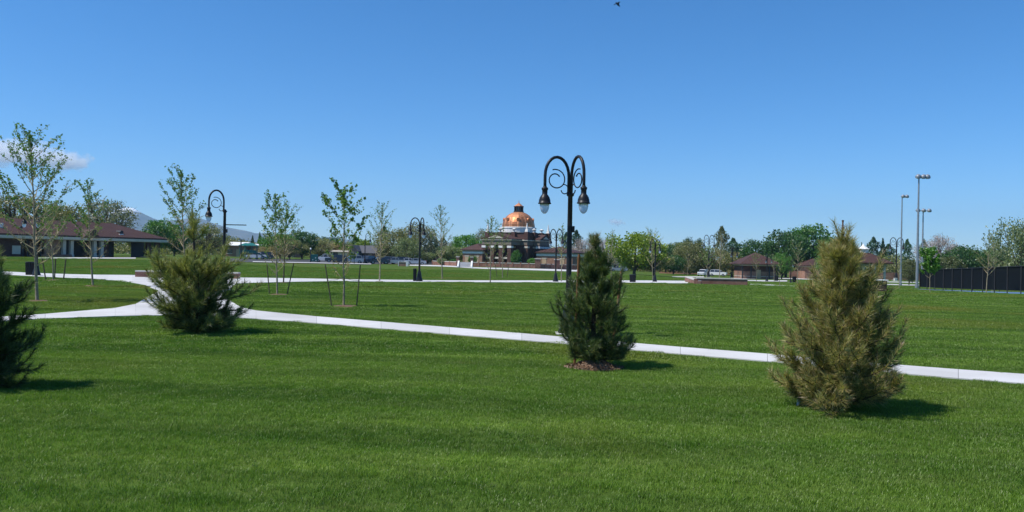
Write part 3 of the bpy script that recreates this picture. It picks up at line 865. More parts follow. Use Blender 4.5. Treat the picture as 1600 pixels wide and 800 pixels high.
def fence_run(p0, p1, zoff=lambda s: 0.0):
    d_ = p1 - p0; L = d_.length; n = int(round(L / step)); d_ = d_ / L
    for i in range(n + 1):
        q = p0 + d_ * (L * i / n)
        wz = float(gz(*(c_[0] + fd * q.x + fn * q.y).xy)) - c_[0].z
        mb = MB(); mb.tube([(q.x, q.y, wz - .3), (q.x, q.y, wz + FH + .06)], .045, 8); mb.build('post', M['dark'], fen)
        if i < n:
            r_ = p0 + d_ * (L * (i + 1) / n)
            wz2 = float(gz(*(c_[0] + fd * r_.x + fn * r_.y).xy)) - c_[0].z
            sag = random.Random(i).uniform(.0, .06)
            o = d_.cross(Vector((0, 0, 1))) * .05
            mb = MB()
            nn = 4
            v, f = [], []
            for k in range(nn + 1):
                t = k / nn; w_ = q.lerp(r_, t); z = wz + (wz2 - wz) * t; s_ = sag * math.sin(math.pi * t)
                v += [(w_.x - o.x, w_.y - o.y, z + .28), (w_.x - o.x * (1 + s_), w_.y - o.y * (1 + s_), z + FH - s_)]
            for k in range(nn): f.append((2 * k, 2 * k + 2, 2 * k + 3, 2 * k + 1))
            mb.add(v, f); mb.build('windscreen', sm, fen)
            mb = MB(); mb.tube([(q.x, q.y, wz + FH), (r_.x, r_.y, wz2 + FH)], .03, 6); mb.build('top_rail', M['dark'], fen)
fence_run(Vector((0, 0, 0)), Vector((33, 0, 0)))
fence_run(Vector((0, 0, 0)), Vector((0, 36, 0)))
fence_run(Vector((0, 36, 0)), Vector((33, 36, 0)))
crt = MB()
v, f = [], []
for j in range(13):
    for i in range(13):
        q = c_[0] + fd * (-.0 + 33.0 * i / 12) + fn * (-1.2 + 37.2 * j / 12)
        v.append((q.x, q.y, float(gz(q.x, q.y)) + .035))
for j in range(12):
    for i in range(12): f.append((j * 13 + i, j * 13 + i + 1, j * 13 + i + 14, j * 13 + i + 13))
crt.add(v, f); court = crt.build('tennis_court', M['blue'], None, fix=False); tag(court, kind='structure')
for (a, b_) in ((4, 5.2), (9, 10.2)):
    mb = MB(); v = []
    for (u, w) in ((a, -1), (a + .25, -1), (b_ + .25, 6), (b_, 6)):
        q = c_[0] + fd * u + fn * w; v.append((q.x, q.y, float(gz(q.x, q.y)) + .045))
    mb.add(v, [(0, 1, 2, 3)]); mb.build('court_line', M['white'], court)
def flood(px, py_base, py_top, label, heads, Y=None):
    p = gp(px, py_base) if Y is None else gx(px, Y)
    k = p.y / F
    H = (zpx(px, py_top, p.y) - p.z)
    o = empty('floodlight_pole', p, 0, label, 'floodlight', 'tennis court floodlight poles')
    mb = MB(); mb.tube([(0, 0, -.3), (0, 0, .4)], .22, 10); mb.build('base', M['galv'], o)
    mb = MB(); mb.tube([(0, 0, .3), (0, 0, H - .05)], [.17, .085], 10); mb.build('pole', M['galv'], o)
    L = .62 * (len(heads) - 1)
    mb = MB(); mb.tube([(min(heads) - .1, 0, H - .12), (max(heads) + .1, 0, H - .12)], .05, 6); mb.build('cross_arm', M['galv'], o)
    for x in heads:
        mb = MB(); mb.lathe([(.12, .32), (.26, .2), (.36, 0), (.37, -.08)], (0, 0, 0), 10)
        q = mb.build('lamp_head', M['galv'], o); q.location = (x, -.15, H - .1); q.rotation_euler = (R(38), R(-15), 0)
        mb = MB(); mb.lathe([(.32, -.06), (.3, -.1)], (0, 0, 0), 10); mb.build('lens', M['lamp_white'], q)
    return o
flood(1407, 446, 306, 'shorter floodlight pole standing outside the fence corner, two heads', (.1, .75))
flood(1432.5, 450.5, 275, 'tallest floodlight pole at the corner of the tennis fence', (-.15, .5, 1.0))
flood(1441, 0, 328, 'floodlight pole rising behind the black windscreen with three spread heads', (-.9, 0, .9), Y=128)

# ------------------------------------------------------------------ lamp posts
LH = 4.36
def arm_geo(rad=.665):
    """arm in the local +x direction: hoop, drop and scrolls; z measured from the ground"""
    px = lambda d: d * LH / 277.0          # photo pixels of the nearest lamp to metres
    z0, ztop, zdrop = LH - px(58), LH, LH - px(50)
    k = rad / 2
    pts = [(.05, 0, z0), (.05, 0, LH - px(36))]
    for i in range(13):
        a = math.pi * (1 - i / 12)
        pts.append((.03 + k + k * math.cos(a) + .02 * (1 - i / 12), 0, LH - px(32) + (px(32) - .03) * math.sin(a)))
    pts += [(rad + .03, 0, LH - px(44)), (rad + .03, 0, zdrop)]
    mb = MB(); mb.tube(pts, .038, 10)
    mb.lathe([(.05, 0), (.05, .05)], (rad + .03, 0, zdrop - .02), 8)
    # scrolls
    sc = MB()
    cx, cz = .03 + k + .04, LH - px(37)
    sp = []
    for i in range(34):          # big scroll
        a = R(70) + R(430) * i / 33
        r_ = k * .80 - (k * .42) * (i / 33) ** 1.2
        sp.append((cx + r_ * math.cos(a), 0, cz + r_ * math.sin(a) * .95))
    sc.tube(sp, [.016] * 33 + [.02], 6)
    sp = []
    for i in range(18):          # small scroll against the post
        a = R(100) - R(270) * i / 17
        r_ = .13 - .045 * i / 17
        sp.append((.17 + r_ * math.cos(a) * -1, 0, LH - px(52) + r_ * math.sin(a)))
    sc.tube(sp, [.014] * 17 + [.018], 6)
    return mb, sc, (rad + .03, zdrop)
def head_geo():
    px = lambda d: d * LH / 277.0
    s_ = MB()
    s_.lathe([(.03, .02), (.06, 0), (.082, -.01), (.078, -.06), (.066, -.07), (.066, -.17), (.085, -.19), (.118, -.24), (.14, -.31), (.145, -.37), (.16, -.375), (.16, -.40), (.12, -.405)], (0, 0, 0), 20)
    g_ = MB()
    g_.lathe([(.118, -.40), (.115, -.46), (.098, -.54), (.068, -.60), (.03, -.632), (.003, -.64)], (0, 0, 0), 18)
    return s_, g_
def make_lamp(dirs):
    o = empty('street_lamp', (0, 0, 0))
    mb = MB(); mb.box(-.3, .3, -.3, .3, -.25, .03, .01); mb.build('footing', M['concrete'], o)
    mb = MB(); mb.lathe([(.24, .03), (.24, .08), (.21, .12), (.20, .22), (.165, .3), (.15, .42), (.115, .62), (.10, .66), (.105, .7), (.085, .74)], (0, 0, 0), 20); mb.build('base', M['black'], o, True)
    mb = MB(); mb.lathe([(.068, .72), (.066, 1.5), (.062, 2.6), (.058, LH - .98), (.085, LH - .96), (.095, LH - .93), (.085, LH - .90), (.055, LH - .88), (.05, LH - .84)], (0, 0, 0), 16); mb.build('pole', M['black'], o, True)
    mb = MB(); mb.box(.06, .12, -.05, .05, 2.5, 2.66, .01); mb.build('outlet_box', M['black'], o)
    for a in dirs:
        arm, scr, (hx, hz) = arm_geo()
        ao = arm.build('arm', M['black'], o, True); ao.rotation_euler = (0, 0, a)
        scr.build('scroll', M['black'], ao, True)
        sh, gl = head_geo()
        ho = sh.build('lamp_head', M['black'], o, True); ho.location = (hx * math.cos(a), hx * math.sin(a), hz)
        gl.build('globe', M['globe'], ho, True)
    return o
lamp2 = make_lamp([R(180 + 23), R(-67)])
lamp1 = make_lamp([R(180 + 40)])
lamp2s = make_lamp([R(180), R(0)])
used = set()
def place_lamp(proto, px, py, top_py, label, rz=0.0, Y=None):
    if proto.name in used: o = copy_tree(proto)
    else: o = proto; used.add(proto.name)
    p = gp(px, py) if Y is None else gx(px, Y)
    k = (zpx(px, top_py, p.y) - p.z) / LH
    o.location = p; o.scale = (k, k, k); o.rotation_euler = (0, 0, rz)
    tag(o, label, 'lamp post', 'black park lamp posts')
    return o
place_lamp(lamp2, 887, 522, 245, 'tallest black twin-arm lamp post beside the staked pine')
place_lamp(lamp1, 349, 453, 297, 'single-arm black lamp post behind the yellow-green pine')
place_lamp(lamp2, 655, 440, 340, 'black twin-arm lamp post beside a slim bin on the far path', R(4))
place_lamp(lamp2, 868, 440.5, 358, 'black twin-arm lamp post in front of the hall brick wing', R(20))
place_lamp(lamp2, 1023, 440.5, 374, 'black twin-arm lamp post on the path beside the lime tree', R(8))
place_lamp(lamp2, 1143.5, 434, 387, 'black lamp post between the brick planter and the restroom', R(40))
place_lamp(lamp2, 1198, 439.5, 397, 'black lamp post right in front of the restroom roof', R(35))
place_lamp(lamp2, 57, 431, 320, 'black lamp post seen through the tall sapling by the long pavilion', R(10))
place_lamp(lamp2s, 1400, 438, 371, 'black twin-arm lamp post on white pedestal beside the floodlight poles', R(5))
o = place_lamp(lamp2s, 1107, 433, 367, 'slender twin-arm lamp rising above the parked white cars'); o.scale.x *= .75; o.scale.y *= .75
place_lamp(lamp1, 570, 0, 364, 'thin lamp post in front of the dark grey house roof', R(150), Y=172)
place_lamp(lamp1, 553.5, 0, 389, 'short lamp post among the parked cars by the gabled house', R(100), Y=165)
place_lamp(lamp1, 1236, 0, 405, 'small dark lamp post beneath the big green tree', R(60), Y=150)
place_lamp(lamp1, 647.5, 0, 394, 'small lamp post behind the parked cars near the wooden fence', R(60), Y=185)
mb = MB(); mb.box(.05, .95, -.02, .02, 2.83, 2.87)
# banner arm on the single-arm lamp
ob = mb.build('banner_arm', M['black'], lamp1); 
for ch in list(bpy.data.objects):
    if ch.name.startswith('street_lamp') and ch.get('label', '').startswith('single-arm black'):
        ob.parent = ch
pd = brick_box('lamp_pedestal', 1400, 439, 4, 4.5, 'white concrete pedestal under the lamp by the floodlights', 'pedestal', 'white', 'white')

# ------------------------------------------------------------------ bins
def make_bin(px, py, wpx, hpx, label, lid=True):
    p = gp(px, py); k = p.y / F; w, h = wpx * k, hpx * k
    o = empty('litter_bin', p, 0, label, 'bin', 'park litter bins')
    mb = MB(); mb.lathe([(w * .40, .03), (w * .42, h * .1), (w * .44, h * .9)], (0, 0, 0), 16); mb.build('liner', M['dark'], o)
    for i in range(22):
        a = 2 * math.pi * i / 22
        mb = MB(); mb.tube([(w * .43 * math.cos(a), w * .43 * math.sin(a), .02), (w * .48 * math.cos(a), w * .48 * math.sin(a), h * .93)], w * .045, 4); mb.build('slat', M['black'], o)
    mb = MB(); mb.lathe([(w * .5, h * .92), (w * .52, h * .95), (w * .5, h * 1.0), (w * .28, h * 1.0)], (0, 0, 0), 16); mb.build('rim', M['black'], o)
    return o
make_bin(47, 430, 13, 21, 'black bin at the edge of the upper path by the tall sapling')
make_bin(648, 439.5, 5.5, 20, 'narrow dark bin next to the far twin-arm lamp')
make_bin(988.5, 441, 10, 12, 'black bin alone on the far path right of the staked pine')
make_bin(1213, 439, 6, 9, 'small black bin beside the lamp in front of the restroom')
make_bin(1241, 441, 6, 9, 'small black bin close to the golden pine on the walk')
make_bin(1157, 434, 4, 7, 'dark bin at the corner of the restroom')

# ------------------------------------------------------------------ brick planters
def planter(corners, hpx, label):
    P = [gp(*c) for c in corners]
    p0 = P[0]
    o = empty('brick_planter', p0, 0, label, 'planter', 'low brick planters')
    h = hpx * p0.y / F
    n = len(P)
    for i in range(n - 1):
        a, b_ = P[i] - p0, P[i + 1] - p0
        d_ = b_ - a; L = math.hypot(d_.x, d_.y); ang = math.atan2(d_.y, d_.x)
        mb = MB(); mb.box(-.19 if i else 0, L + (.19 if i < n - 2 else 0), 0.003 * i, .38, -.4, h - .1); w = mb.build('wall', M['brick'], o); w.location = a; w.rotation_euler = (0, 0, ang)
        m_ = max(2, int(L / 1.0))
        for j in range(m_):
            mb = MB(); mb.box(L * j / m_ + .005, L * (j + 1) / m_ - .005, -.04 - .002 * i, .42, h - .1, h, .012); mb.build('cap_stone', M['cap'], w)
    return o
planter([(211, 433), (300, 434.5), (372, 436)], 10.5, 'low brick planter wall at the path junction behind the yellow-green pine')
planter([(1070, 440), (1088, 444), (1168, 446)], 8.5, 'long low brick planter wall at the end of the far path')

# ------------------------------------------------------------------ cars
def carpaint(name, c):
    m, nt, b = new_mat(name)
    b.inputs['Base Color'].default_value = (*c, 1); b.inputs['Roughness'].default_value = .3; b.inputs['Coat Weight'].default_value = .6
    nt.links.new(mixc(nt, noise(nt, 2.0), c, tuple(x * .9 for x in c)), b.inputs['Base Color'])
    return m
CP = {'white': carpaint('paint_white', (.75, .75, .76)), 'black': carpaint('paint_black', (.012, .012, .014)), 'silver': carpaint('paint_silver', (.35, .37, .4)),
      'blue': carpaint('paint_blue', (.03, .05, .11)), 'grey': carpaint('paint_grey', (.12, .125, .135)), 'maroon': carpaint('paint_maroon', (.10, .015, .02))}
def make_car(kind, paint):
    o = empty('parked_car', (0, 0, 0))
    L, W = 4.7, 1.82
    if kind == 'suv':
        body = [(-2.3, .35), (-2.35, .75), (-2.3, 1.02), (-1.15, 1.08), (2.25, 1.08), (2.33, .9), (2.35, .4), (2.1, .3), (-2.1, .3)]
        cab = [(-1.25, 1.05), (-.55, 1.62), (1.75, 1.66), (2.22, 1.06)]
    elif kind == 'sedan':
        body = [(-2.3, .35), (-2.35, .65), (-2.2, .82), (-1.0, .95), (1.6, .97), (2.3, .92), (2.37, .45), (2.1, .28), (-2.1, .28)]
        cab = [(-1.15, .93), (-.35, 1.42), (1.0, 1.43), (1.75, .95)]
    else:
        L = 5.6
        body = [(-2.7, .42), (-2.75, .85), (-2.65, 1.08), (-1.35, 1.14), (2.75, 1.12), (2.8, .5), (2.5, .38), (-2.5, .38)]
        cab = [(-1.4, 1.1), (-.8, 1.74), (.75, 1.76), (.98, 1.12)]
    def loft(poly, hw, taper, z0, z1):
        mb = MB(); n = len(poly); v = []
        for s_, k in ((-1, 1.0), (-1, .0), (1, .0), (1, 1.0)):
            pass
        rings = []
        for yy, sh in ((-hw, .06), (-hw + .1, 0), (hw - .1, 0), (hw, .06)):
            r_ = []
            cx_ = sum(p[0] for p in poly) / n; cz_ = sum(p[1] for p in poly) / n
            for (x, z) in poly:
                k = (z - z0) / max(z1 - z0, .01)
                y_ = yy * (1 - taper * k)
                r_.append((x + (cx_ - x) * sh * .5, y_, z + (cz_ - z) * sh))
            rings.append(r_)
        v = [p for r_ in rings for p in r_]
        f = [tuple(range(n)), tuple(range(4 * n - 1, 3 * n - 1, -1))]
        for j in range(3):
            for i in range(n): f.append((j * n + i, j * n + n + i, j * n + n + (i + 1) % n, j * n + (i + 1) % n))
        mb.add(v, f); return mb
    zt_ = max(p[1] for p in cab); zb = min(p[1] for p in cab)
    loft(body, W / 2, .04, .3, 1.1).build('body', paint, o)
    gl = loft(cab, W / 2 - .06, .16, zb, zt_); gl.build('windows', M['glass'], o)
    rf = [(cab[1][0] - .04, zt_ - .07), (cab[1][0] + .1, zt_ + .03), (cab[2][0] - .1, zt_ + .03), (cab[2][0] + .04, zt_ - .07)]
    loft(rf, W / 2 - .18, .05, zt_ - .1, zt_ + .03).build('roof', paint, o)
    for x in (cab[0][0] * .5 + cab[1][0] * .5 + .15, (cab[1][0] + cab[2][0]) / 2 + .1, cab[2][0] + .06):
        for s_ in (-1, 1):
            mb = MB(); mb.tube([(x + .05, s_ * (W / 2 - .055), zb), (x, s_ * (W / 2 - .19), zt_ - .03)], .045, 4); mb.build('pillar', paint, o)
    for x in (-L / 2 + .88, L / 2 - .95):
        for s_ in (-1, 1):
            mb = MB(); mb.tube([(x, s_ * (W / 2 - .22), .33), (x, s_ * (W / 2 + .01), .33)], .33, 14); w = mb.build('wheel', M['tyre'], o)
            mb = MB(); mb.tube([(x, s_ * (W / 2 + .0), .33), (x, s_ * (W / 2 + .025), .33)], .2, 10); mb.build('rim', M['galv'], w)
    for s_ in (-1, 1):
        mb = MB(); mb.box(-L / 2 - .05, -L / 2 + .12, s_ * .62 - .18, s_ * .62 + .18, .66, .82, .02); mb.build('headlight', M['lamp_white'], o)
        mb = MB(); mb.box(L / 2 - .06, L / 2 + .05, s_ * .7 - .1, s_ * .7 + .1, .75, .98, .02); mb.build('tail_light', plain_red, o)
    return o
plain_red = plain('tail_red', (.35, .01, .01), None, 3, .3)
def place_car(px, Y, kind, col, rz, label):
    o = make_car(kind, CP[col])
    o.location = gx(px, Y) + Vector((0, 0, .045)); o.rotation_euler = (0, 0, R(rz))
    tag(o, label, 'car', 'cars parked by the park')
place_car(512, 172, 'pickup', 'white', 8, 'white pickup parked next to the teal play panel')
place_car(525, 171, 'suv', 'black', 12, 'black sport utility car parked nearest the white pickup')
place_car(533, 181, 'sedan', 'maroon', 60, 'dark maroon car glimpsed behind the black one')
place_car(551, 172, 'suv', 'silver', 15, 'silver sport utility car parked among the dark cars by the staked tree')
place_car(574, 176, 'suv', 'blue', 70, 'dark blue car parked in front of the grey-roofed house')
place_car(592, 177, 'sedan', 'black', 20, 'low black car behind the slim pale-barked sapling')
place_car(605, 180, 'suv', 'grey', 15, 'dark grey car parked under the big olive tree')
place_car(615, 179, 'sedan', 'silver', 10, 'silver saloon car parked left of the small sign block')
place_car(624, 181, 'suv', 'black', 14, 'black car between the two silver saloon cars')
place_car(635, 180, 'sedan', 'white', 12, 'white saloon car parked behind the concrete sign block')
place_car(649, 178, 'sedan', 'silver', 16, 'silver saloon car behind the far twin-arm lamp')
place_car(400, 176, 'sedan', 'white', 10, 'white car at the edge of the playground')
place_car(412, 178, 'suv', 'black', 15, 'black car next to the playground')
place_car(1099, 205, 'suv', 'white', 62, 'white car seen from behind by the soil bed')
place_car(1122, 209, 'suv', 'white', 155, 'white car parked side-on beside the other white car')
place_car(966, 205, 'sedan', 'silver', 5, 'silver car under the lime tree by the staked pine')

# sign block by the lot
p = gp(631, 416); k = p.y / F
sg = empty('sign_block', p, 0, 'small brick and white sign block at the lot entrance', 'sign')
mb = MB(); mb.box(-1.0, .4, -.2, .2, -.1, .75); mb.build('body', M['brick_tan'], sg)
mb = MB(); mb.box(-1.1, -.98, -.24, .24, -.1, .9); mb.build('end_post', M['white'], sg)
mb = MB(); mb.box(.42, .9, -.24, .24, -.1, .95); mb.build('end_post', M['white'], sg)
mb = MB(); mb.box(-1.0, .4, -.26, .26, .75, .86, .02); mb.build('cap', M['cap'], sg)

# ------------------------------------------------------------------ playground
def play_structure(px, Y, label, kind):
    o = empty('playground_structure', gx(px, Y), R(12), label, 'playground')
    if kind == 'slide':
        for x in (-1.2, 1.2):
            for y in (-1, 1):
                mb = MB(); mb.tube([(x, y, -.2), (x, y, 3.0)], .07, 8); mb.build('post', M['teal'], o)
        mb = MB(); mb.box(-1.2, 1.2, -1, 1, 1.15, 1.25); mb.build('deck', M['dark'], o)
        mb = MB(); mb.hip(-1.5, 1.5, -1.3, 1.3, 2.9, 3.5, None, .06); mb.build('roof', M['teal'], o)
        mb = MB(); mb.box(-1.15, 1.15, -1.03, -.97, 1.3, 1.95); mb.build('guard_panel', M['teal'], o)
        v = []
        pts = [(1.25, 1.25), (2.0, .9), (2.8, .4), (3.5, .2)]
        for x, z in pts: v += [(x, -.35, z + .25), (x, -.3, z), (x, .3, z), (x, .35, z + .25)]
        f = [(4 * i + j, 4 * i + j + 1, 4 * i + j + 5, 4 * i + j + 4) for i in range(3) for j in range(3)]
        mb = MB(); mb.add(v, f); mb.build('slide', M['teal'], o)
        for i in range(5):
            mb = MB(); mb.tube([(-1.4 - .12 * (4 - i), -.35, .2 + .22 * i), (-1.4 - .12 * (4 - i), .35, .2 + .22 * i)], .03, 6); mb.build('rung', M['galv'], o)
    else:
        for x in (-.75, .75):
            mb = MB(); mb.tube([(x, 0, -.2), (x, 0, 1.9)], .07, 8); mb.build('post', M['dark'], o)
        mb = MB(); mb.box(-.7, .7, -.05, .05, .15, 1.65, .02); mb.build('panel', M['teal'], o)
        for x, z in ((-.3, .5), (.25, .9), (.35, .35)):
            mb = MB(); mb.lathe([(.0, 0), (.1, .02), (.1, .06), (.02, .1)], (0, 0, 0), 8); q = mb.build('hold', M['lamp_white'], o); q.location = (x, -.05, z); q.rotation_euler = (R(90), 0, 0)
    return o
play_structure(392, 170, 'teal playground tower with slide and small roof', 'slide')
play_structure(384, 176, 'teal playground tower half hidden by the dark post', 'slide')
play_structure(491, 168, 'teal climbing panel between two dark posts', 'panel')
o = empty('utility_post', gx(376, 165), 0, 'plain dark post at the edge of the playground', 'post')
mb = MB(); mb.tube([(0, 0, -.2), (0, 0, 4.0)], .13, 8); mb.build('shaft', M['dark'], o)
mb = MB(); mb.box(-.5, .5, -.12, .12, 4.0, 4.12); mb.build('top_bar', M['dark'], o)
o = empty('utility_post', gx(485, 166), 0, 'dark post beside the teal climbing panel', 'post')
mb = MB(); mb.tube([(0, 0, -.2), (0, 0, 2.6)], .1, 8); mb.build('shaft', M['dark'], o)
mb = MB(); mb.lathe([(.16, 2.6), (.2, 2.8), (.05, 3.0)], (0, 0, 0), 8); mb.build('top_globe', M['lamp_white'], o)

# ------------------------------------------------------------------ foliage builders
def leaf_quads(C, size, rs, flat=0.0, aspect=.62):
    """diamond leaves at centres C"""
    n = len(C)
    a = rs.normal(size=(n, 3)); a /= np.linalg.norm(a, axis=1)[:, None] + 1e-9
    b_ = rs.normal(size=(n, 3)); b_ -= a * (a * b_).sum(1)[:, None]; b_ /= np.linalg.norm(b_, axis=1)[:, None] + 1e-9
    s_ = (size * (0.6 + .8 * rs.random(n)))[:, None] * .5
    V = np.stack([C - a * s_, C + b_ * s_ * aspect, C + a * s_, C - b_ * s_ * aspect], 1).reshape(-1, 3)
    Fq = np.arange(4 * n).reshape(n, 4)
    return V, Fq

FM = {
    'green': leafy('leaf_green', (0.051, 0.145, 0.020), (0.120, 0.274, 0.042)),
    'deep': leafy('leaf_deep_green', (0.031, 0.088, 0.020), (0.072, 0.171, 0.038)),
    'conifer': leafy('leaf_conifer', (0.020, 0.061, 0.022), (0.051, 0.117, 0.041), .12),
    'olive': leafy('leaf_olive', (0.145, 0.155, 0.051), (0.290, 0.282, 0.103)),
    'tan': leafy('leaf_tan_bud', (0.290, 0.214, 0.094), (0.463, 0.359, 0.171)),
    'pale': leafy('leaf_pale_green', (0.145, 0.189, 0.077), (0.274, 0.325, 0.137)),
    'greygreen': leafy('leaf_grey_green', (0.171, 0.179, 0.111), (0.308, 0.308, 0.197)),
    'lime': leafy('leaf_lime', (0.134, 0.203, 0.011), (0.280, 0.365, 0.025)),
    'bright': leafy('leaf_bright_green', (0.070, 0.197, 0.021), (0.155, 0.337, 0.042)),
    'young': leafy('leaf_young', (0.075, 0.16, 0.025), (0.17, 0.29, 0.055), .4),
    'bare': leafy('fine_grey_twigs', (0.325, 0.266, 0.240), (0.479, 0.402, 0.368), .1),
    'hedge': leafy('leaf_dull', (0.085, 0.111, 0.038), (0.171, 0.189, 0.068)),
}

def crown_mesh(kind, seed, sl=1.0):
    """unit tree: height 1 above ground, crown radius 0.5 in x/y before scaling; returns trunk mesh and crown mesh"""
    rs = np.random.default_rng(seed)
    tr = MB()
    P = []
    if kind in ('round', 'airy', 'bare', 'willow'):
        z0 = {'round': .05, 'airy': .05, 'bare': .06, 'willow': .0}[kind]
        nc = {'round': 120, 'airy': 130, 'bare': 130, 'willow': 140}[kind]
        per = {'round': 62, 'airy': 46, 'bare': 48, 'willow': 56}[kind]
        rad = {'round': .062, 'airy': .055, 'bare': .055, 'willow': .05}[kind]
        lobes = [(rs.uniform(0, 2 * math.pi), rs.uniform(.25, .9), rs.uniform(.10, .34)) for _ in range(7)]
        zc, hz = (1 + z0) / 2, (1 - z0) / 2
        cs = []
        while len(cs) < nc:
            v = rs.normal(size=3); v /= np.linalg.norm(v)
            r_ = rs.uniform(.35, 1.0) ** .5
            az = math.atan2(v[1], v[0])
            bump = .80 + sum(l[2] * math.exp(-((az - l[0] + math.pi) % (2 * math.pi) - math.pi) ** 2 / .5 - ((v[2] * .5 + .5) - l[1]) ** 2 / .06) for l in lobes)
            shape = 1.0 if v[2] < 0 else (1 - .12 * v[2] ** 2)
            p = np.array([v[0] * .5 * r_ * bump * shape, v[1] * .5 * r_ * bump * shape, zc + v[2] * hz * r_ * min(bump, 1.12) * .95])
            if kind == 'willow' and v[2] < 0: p[2] -= .04
            cs.append(p)
        for p in cs:
            q = np.clip(rs.normal(size=(per, 3)), -1.7, 1.7) * rad * np.array([1, 1, .75 if kind != 'willow' else 1.5])
            P.append(p + q)
        tr.tube([(0, 0, -.03), (.01, 0, z0 * .6), (0, .01, z0 + .12), (0, 0, .75)], [.035, .026, .02, .006], 7)
        pick = [cs[i] for i in rs.choice(len(cs), 26 if kind != 'round' else 14, replace=False)]
        for p in pick:
            s_ = rs.uniform(z0 * .8, z0 + .25)
            mid = Vector((p[0] * .45, p[1] * .45, s_ + (p[2] - s_) * .55))
            tr.tube([(0, 0, s_), mid, tuple(p)], [.016, .009, .003], 5)
            if kind in ('bare', 'airy'):
                for _ in range(4):
                    e = p + rs.normal(size=3) * .10
                    tr.tube([tuple(mid), tuple((np.array(mid) + e) / 2 + rs.normal(size=3) * .02), tuple(e)], [.006, .004, .0015], 4)
        size = {'round': .042, 'airy': .032, 'bare': .055, 'willow': .035}[kind]
        asp = .12 if kind == 'bare' else .62
    else:
        n = 3600
        t = rs.random(n) ** .85
        if kind == 'conifer': rr = .5 * (1 - t) ** .9 * (.75 + .35 * np.abs(np.sin(t * 40)))
        else: rr = .5 * np.sin(np.pi * np.clip(.12 + .88 * t, 0, 1)) ** .55 * (.8 + .25 * np.sin(t * 23 + 2))
        az = rs.random(n) * 2 * math.pi
        rr = rr * (.8 + .25 * np.sin(az * 3 + t * 9)) * np.sqrt(rs.uniform(.3, 1, n))
        P.append(np.stack([rr * np.cos(az), rr * np.sin(az), .06 + .94 * t], 1) + rs.normal(size=(n, 3)) * .012)
        tr.tube([(0, 0, -.03), (0, 0, .5), (0, 0, .97)], [.022, .014, .003], 6)
        size, asp = .045, .6
    P = np.concatenate(P)
    V, Fq = leaf_quads(P, size * sl, rs, aspect=asp)
    rnd = np.repeat(np.clip(rs.normal(.45, .27, len(P)), 0, 1), 4)
    trm = tr.build('trunk', M['bark_dark'], None)
    crm = np_mesh('crown', V, Fq, None, None, rnd)
    crm.data.materials.append(FM['green'])
    me1, me2 = trm.data, crm.data
    bpy.data.objects.remove(trm); bpy.data.objects.remove(crm)
    return me1, me2
PROTO = {}
for kind in ('round', 'airy', 'bare', 'willow', 'conifer', 'poplar'):
    PROTO[kind] = [crown_mesh(kind, 11 * i + 5 + len(kind) * 7) for i in range(3)]
TREE_N = [0]
def bg_tree(name, px, top_py, wpx, Y, kind, col, label, cat='tree', group='trees around the park', bark='bark_dark'):
    rnd = random.Random(TREE_N[0] * 7 + 1); TREE_N[0] += 1
    p = gx(px, Y)
    H = (zpx(px, top_py, Y) - p.z) * 1.05
    W = wpx * Y / F
    o = empty(name, p, 0, label, cat, group)
    a, b_ = PROTO[kind][rnd.randrange(3)]
    rz = rnd.uniform(0, 6.28)
    for nm, me, mat in (('trunk', a, M[bark]), ('crown', b_, FM[col])):
        q = bpy.data.objects.new(nm, me); link(q, o)
        q.scale = (W, W, H); q.rotation_euler = (0, 0, rz)
        q.material_slots[0].link = 'OBJECT'; q.material_slots[0].material = mat
    return o
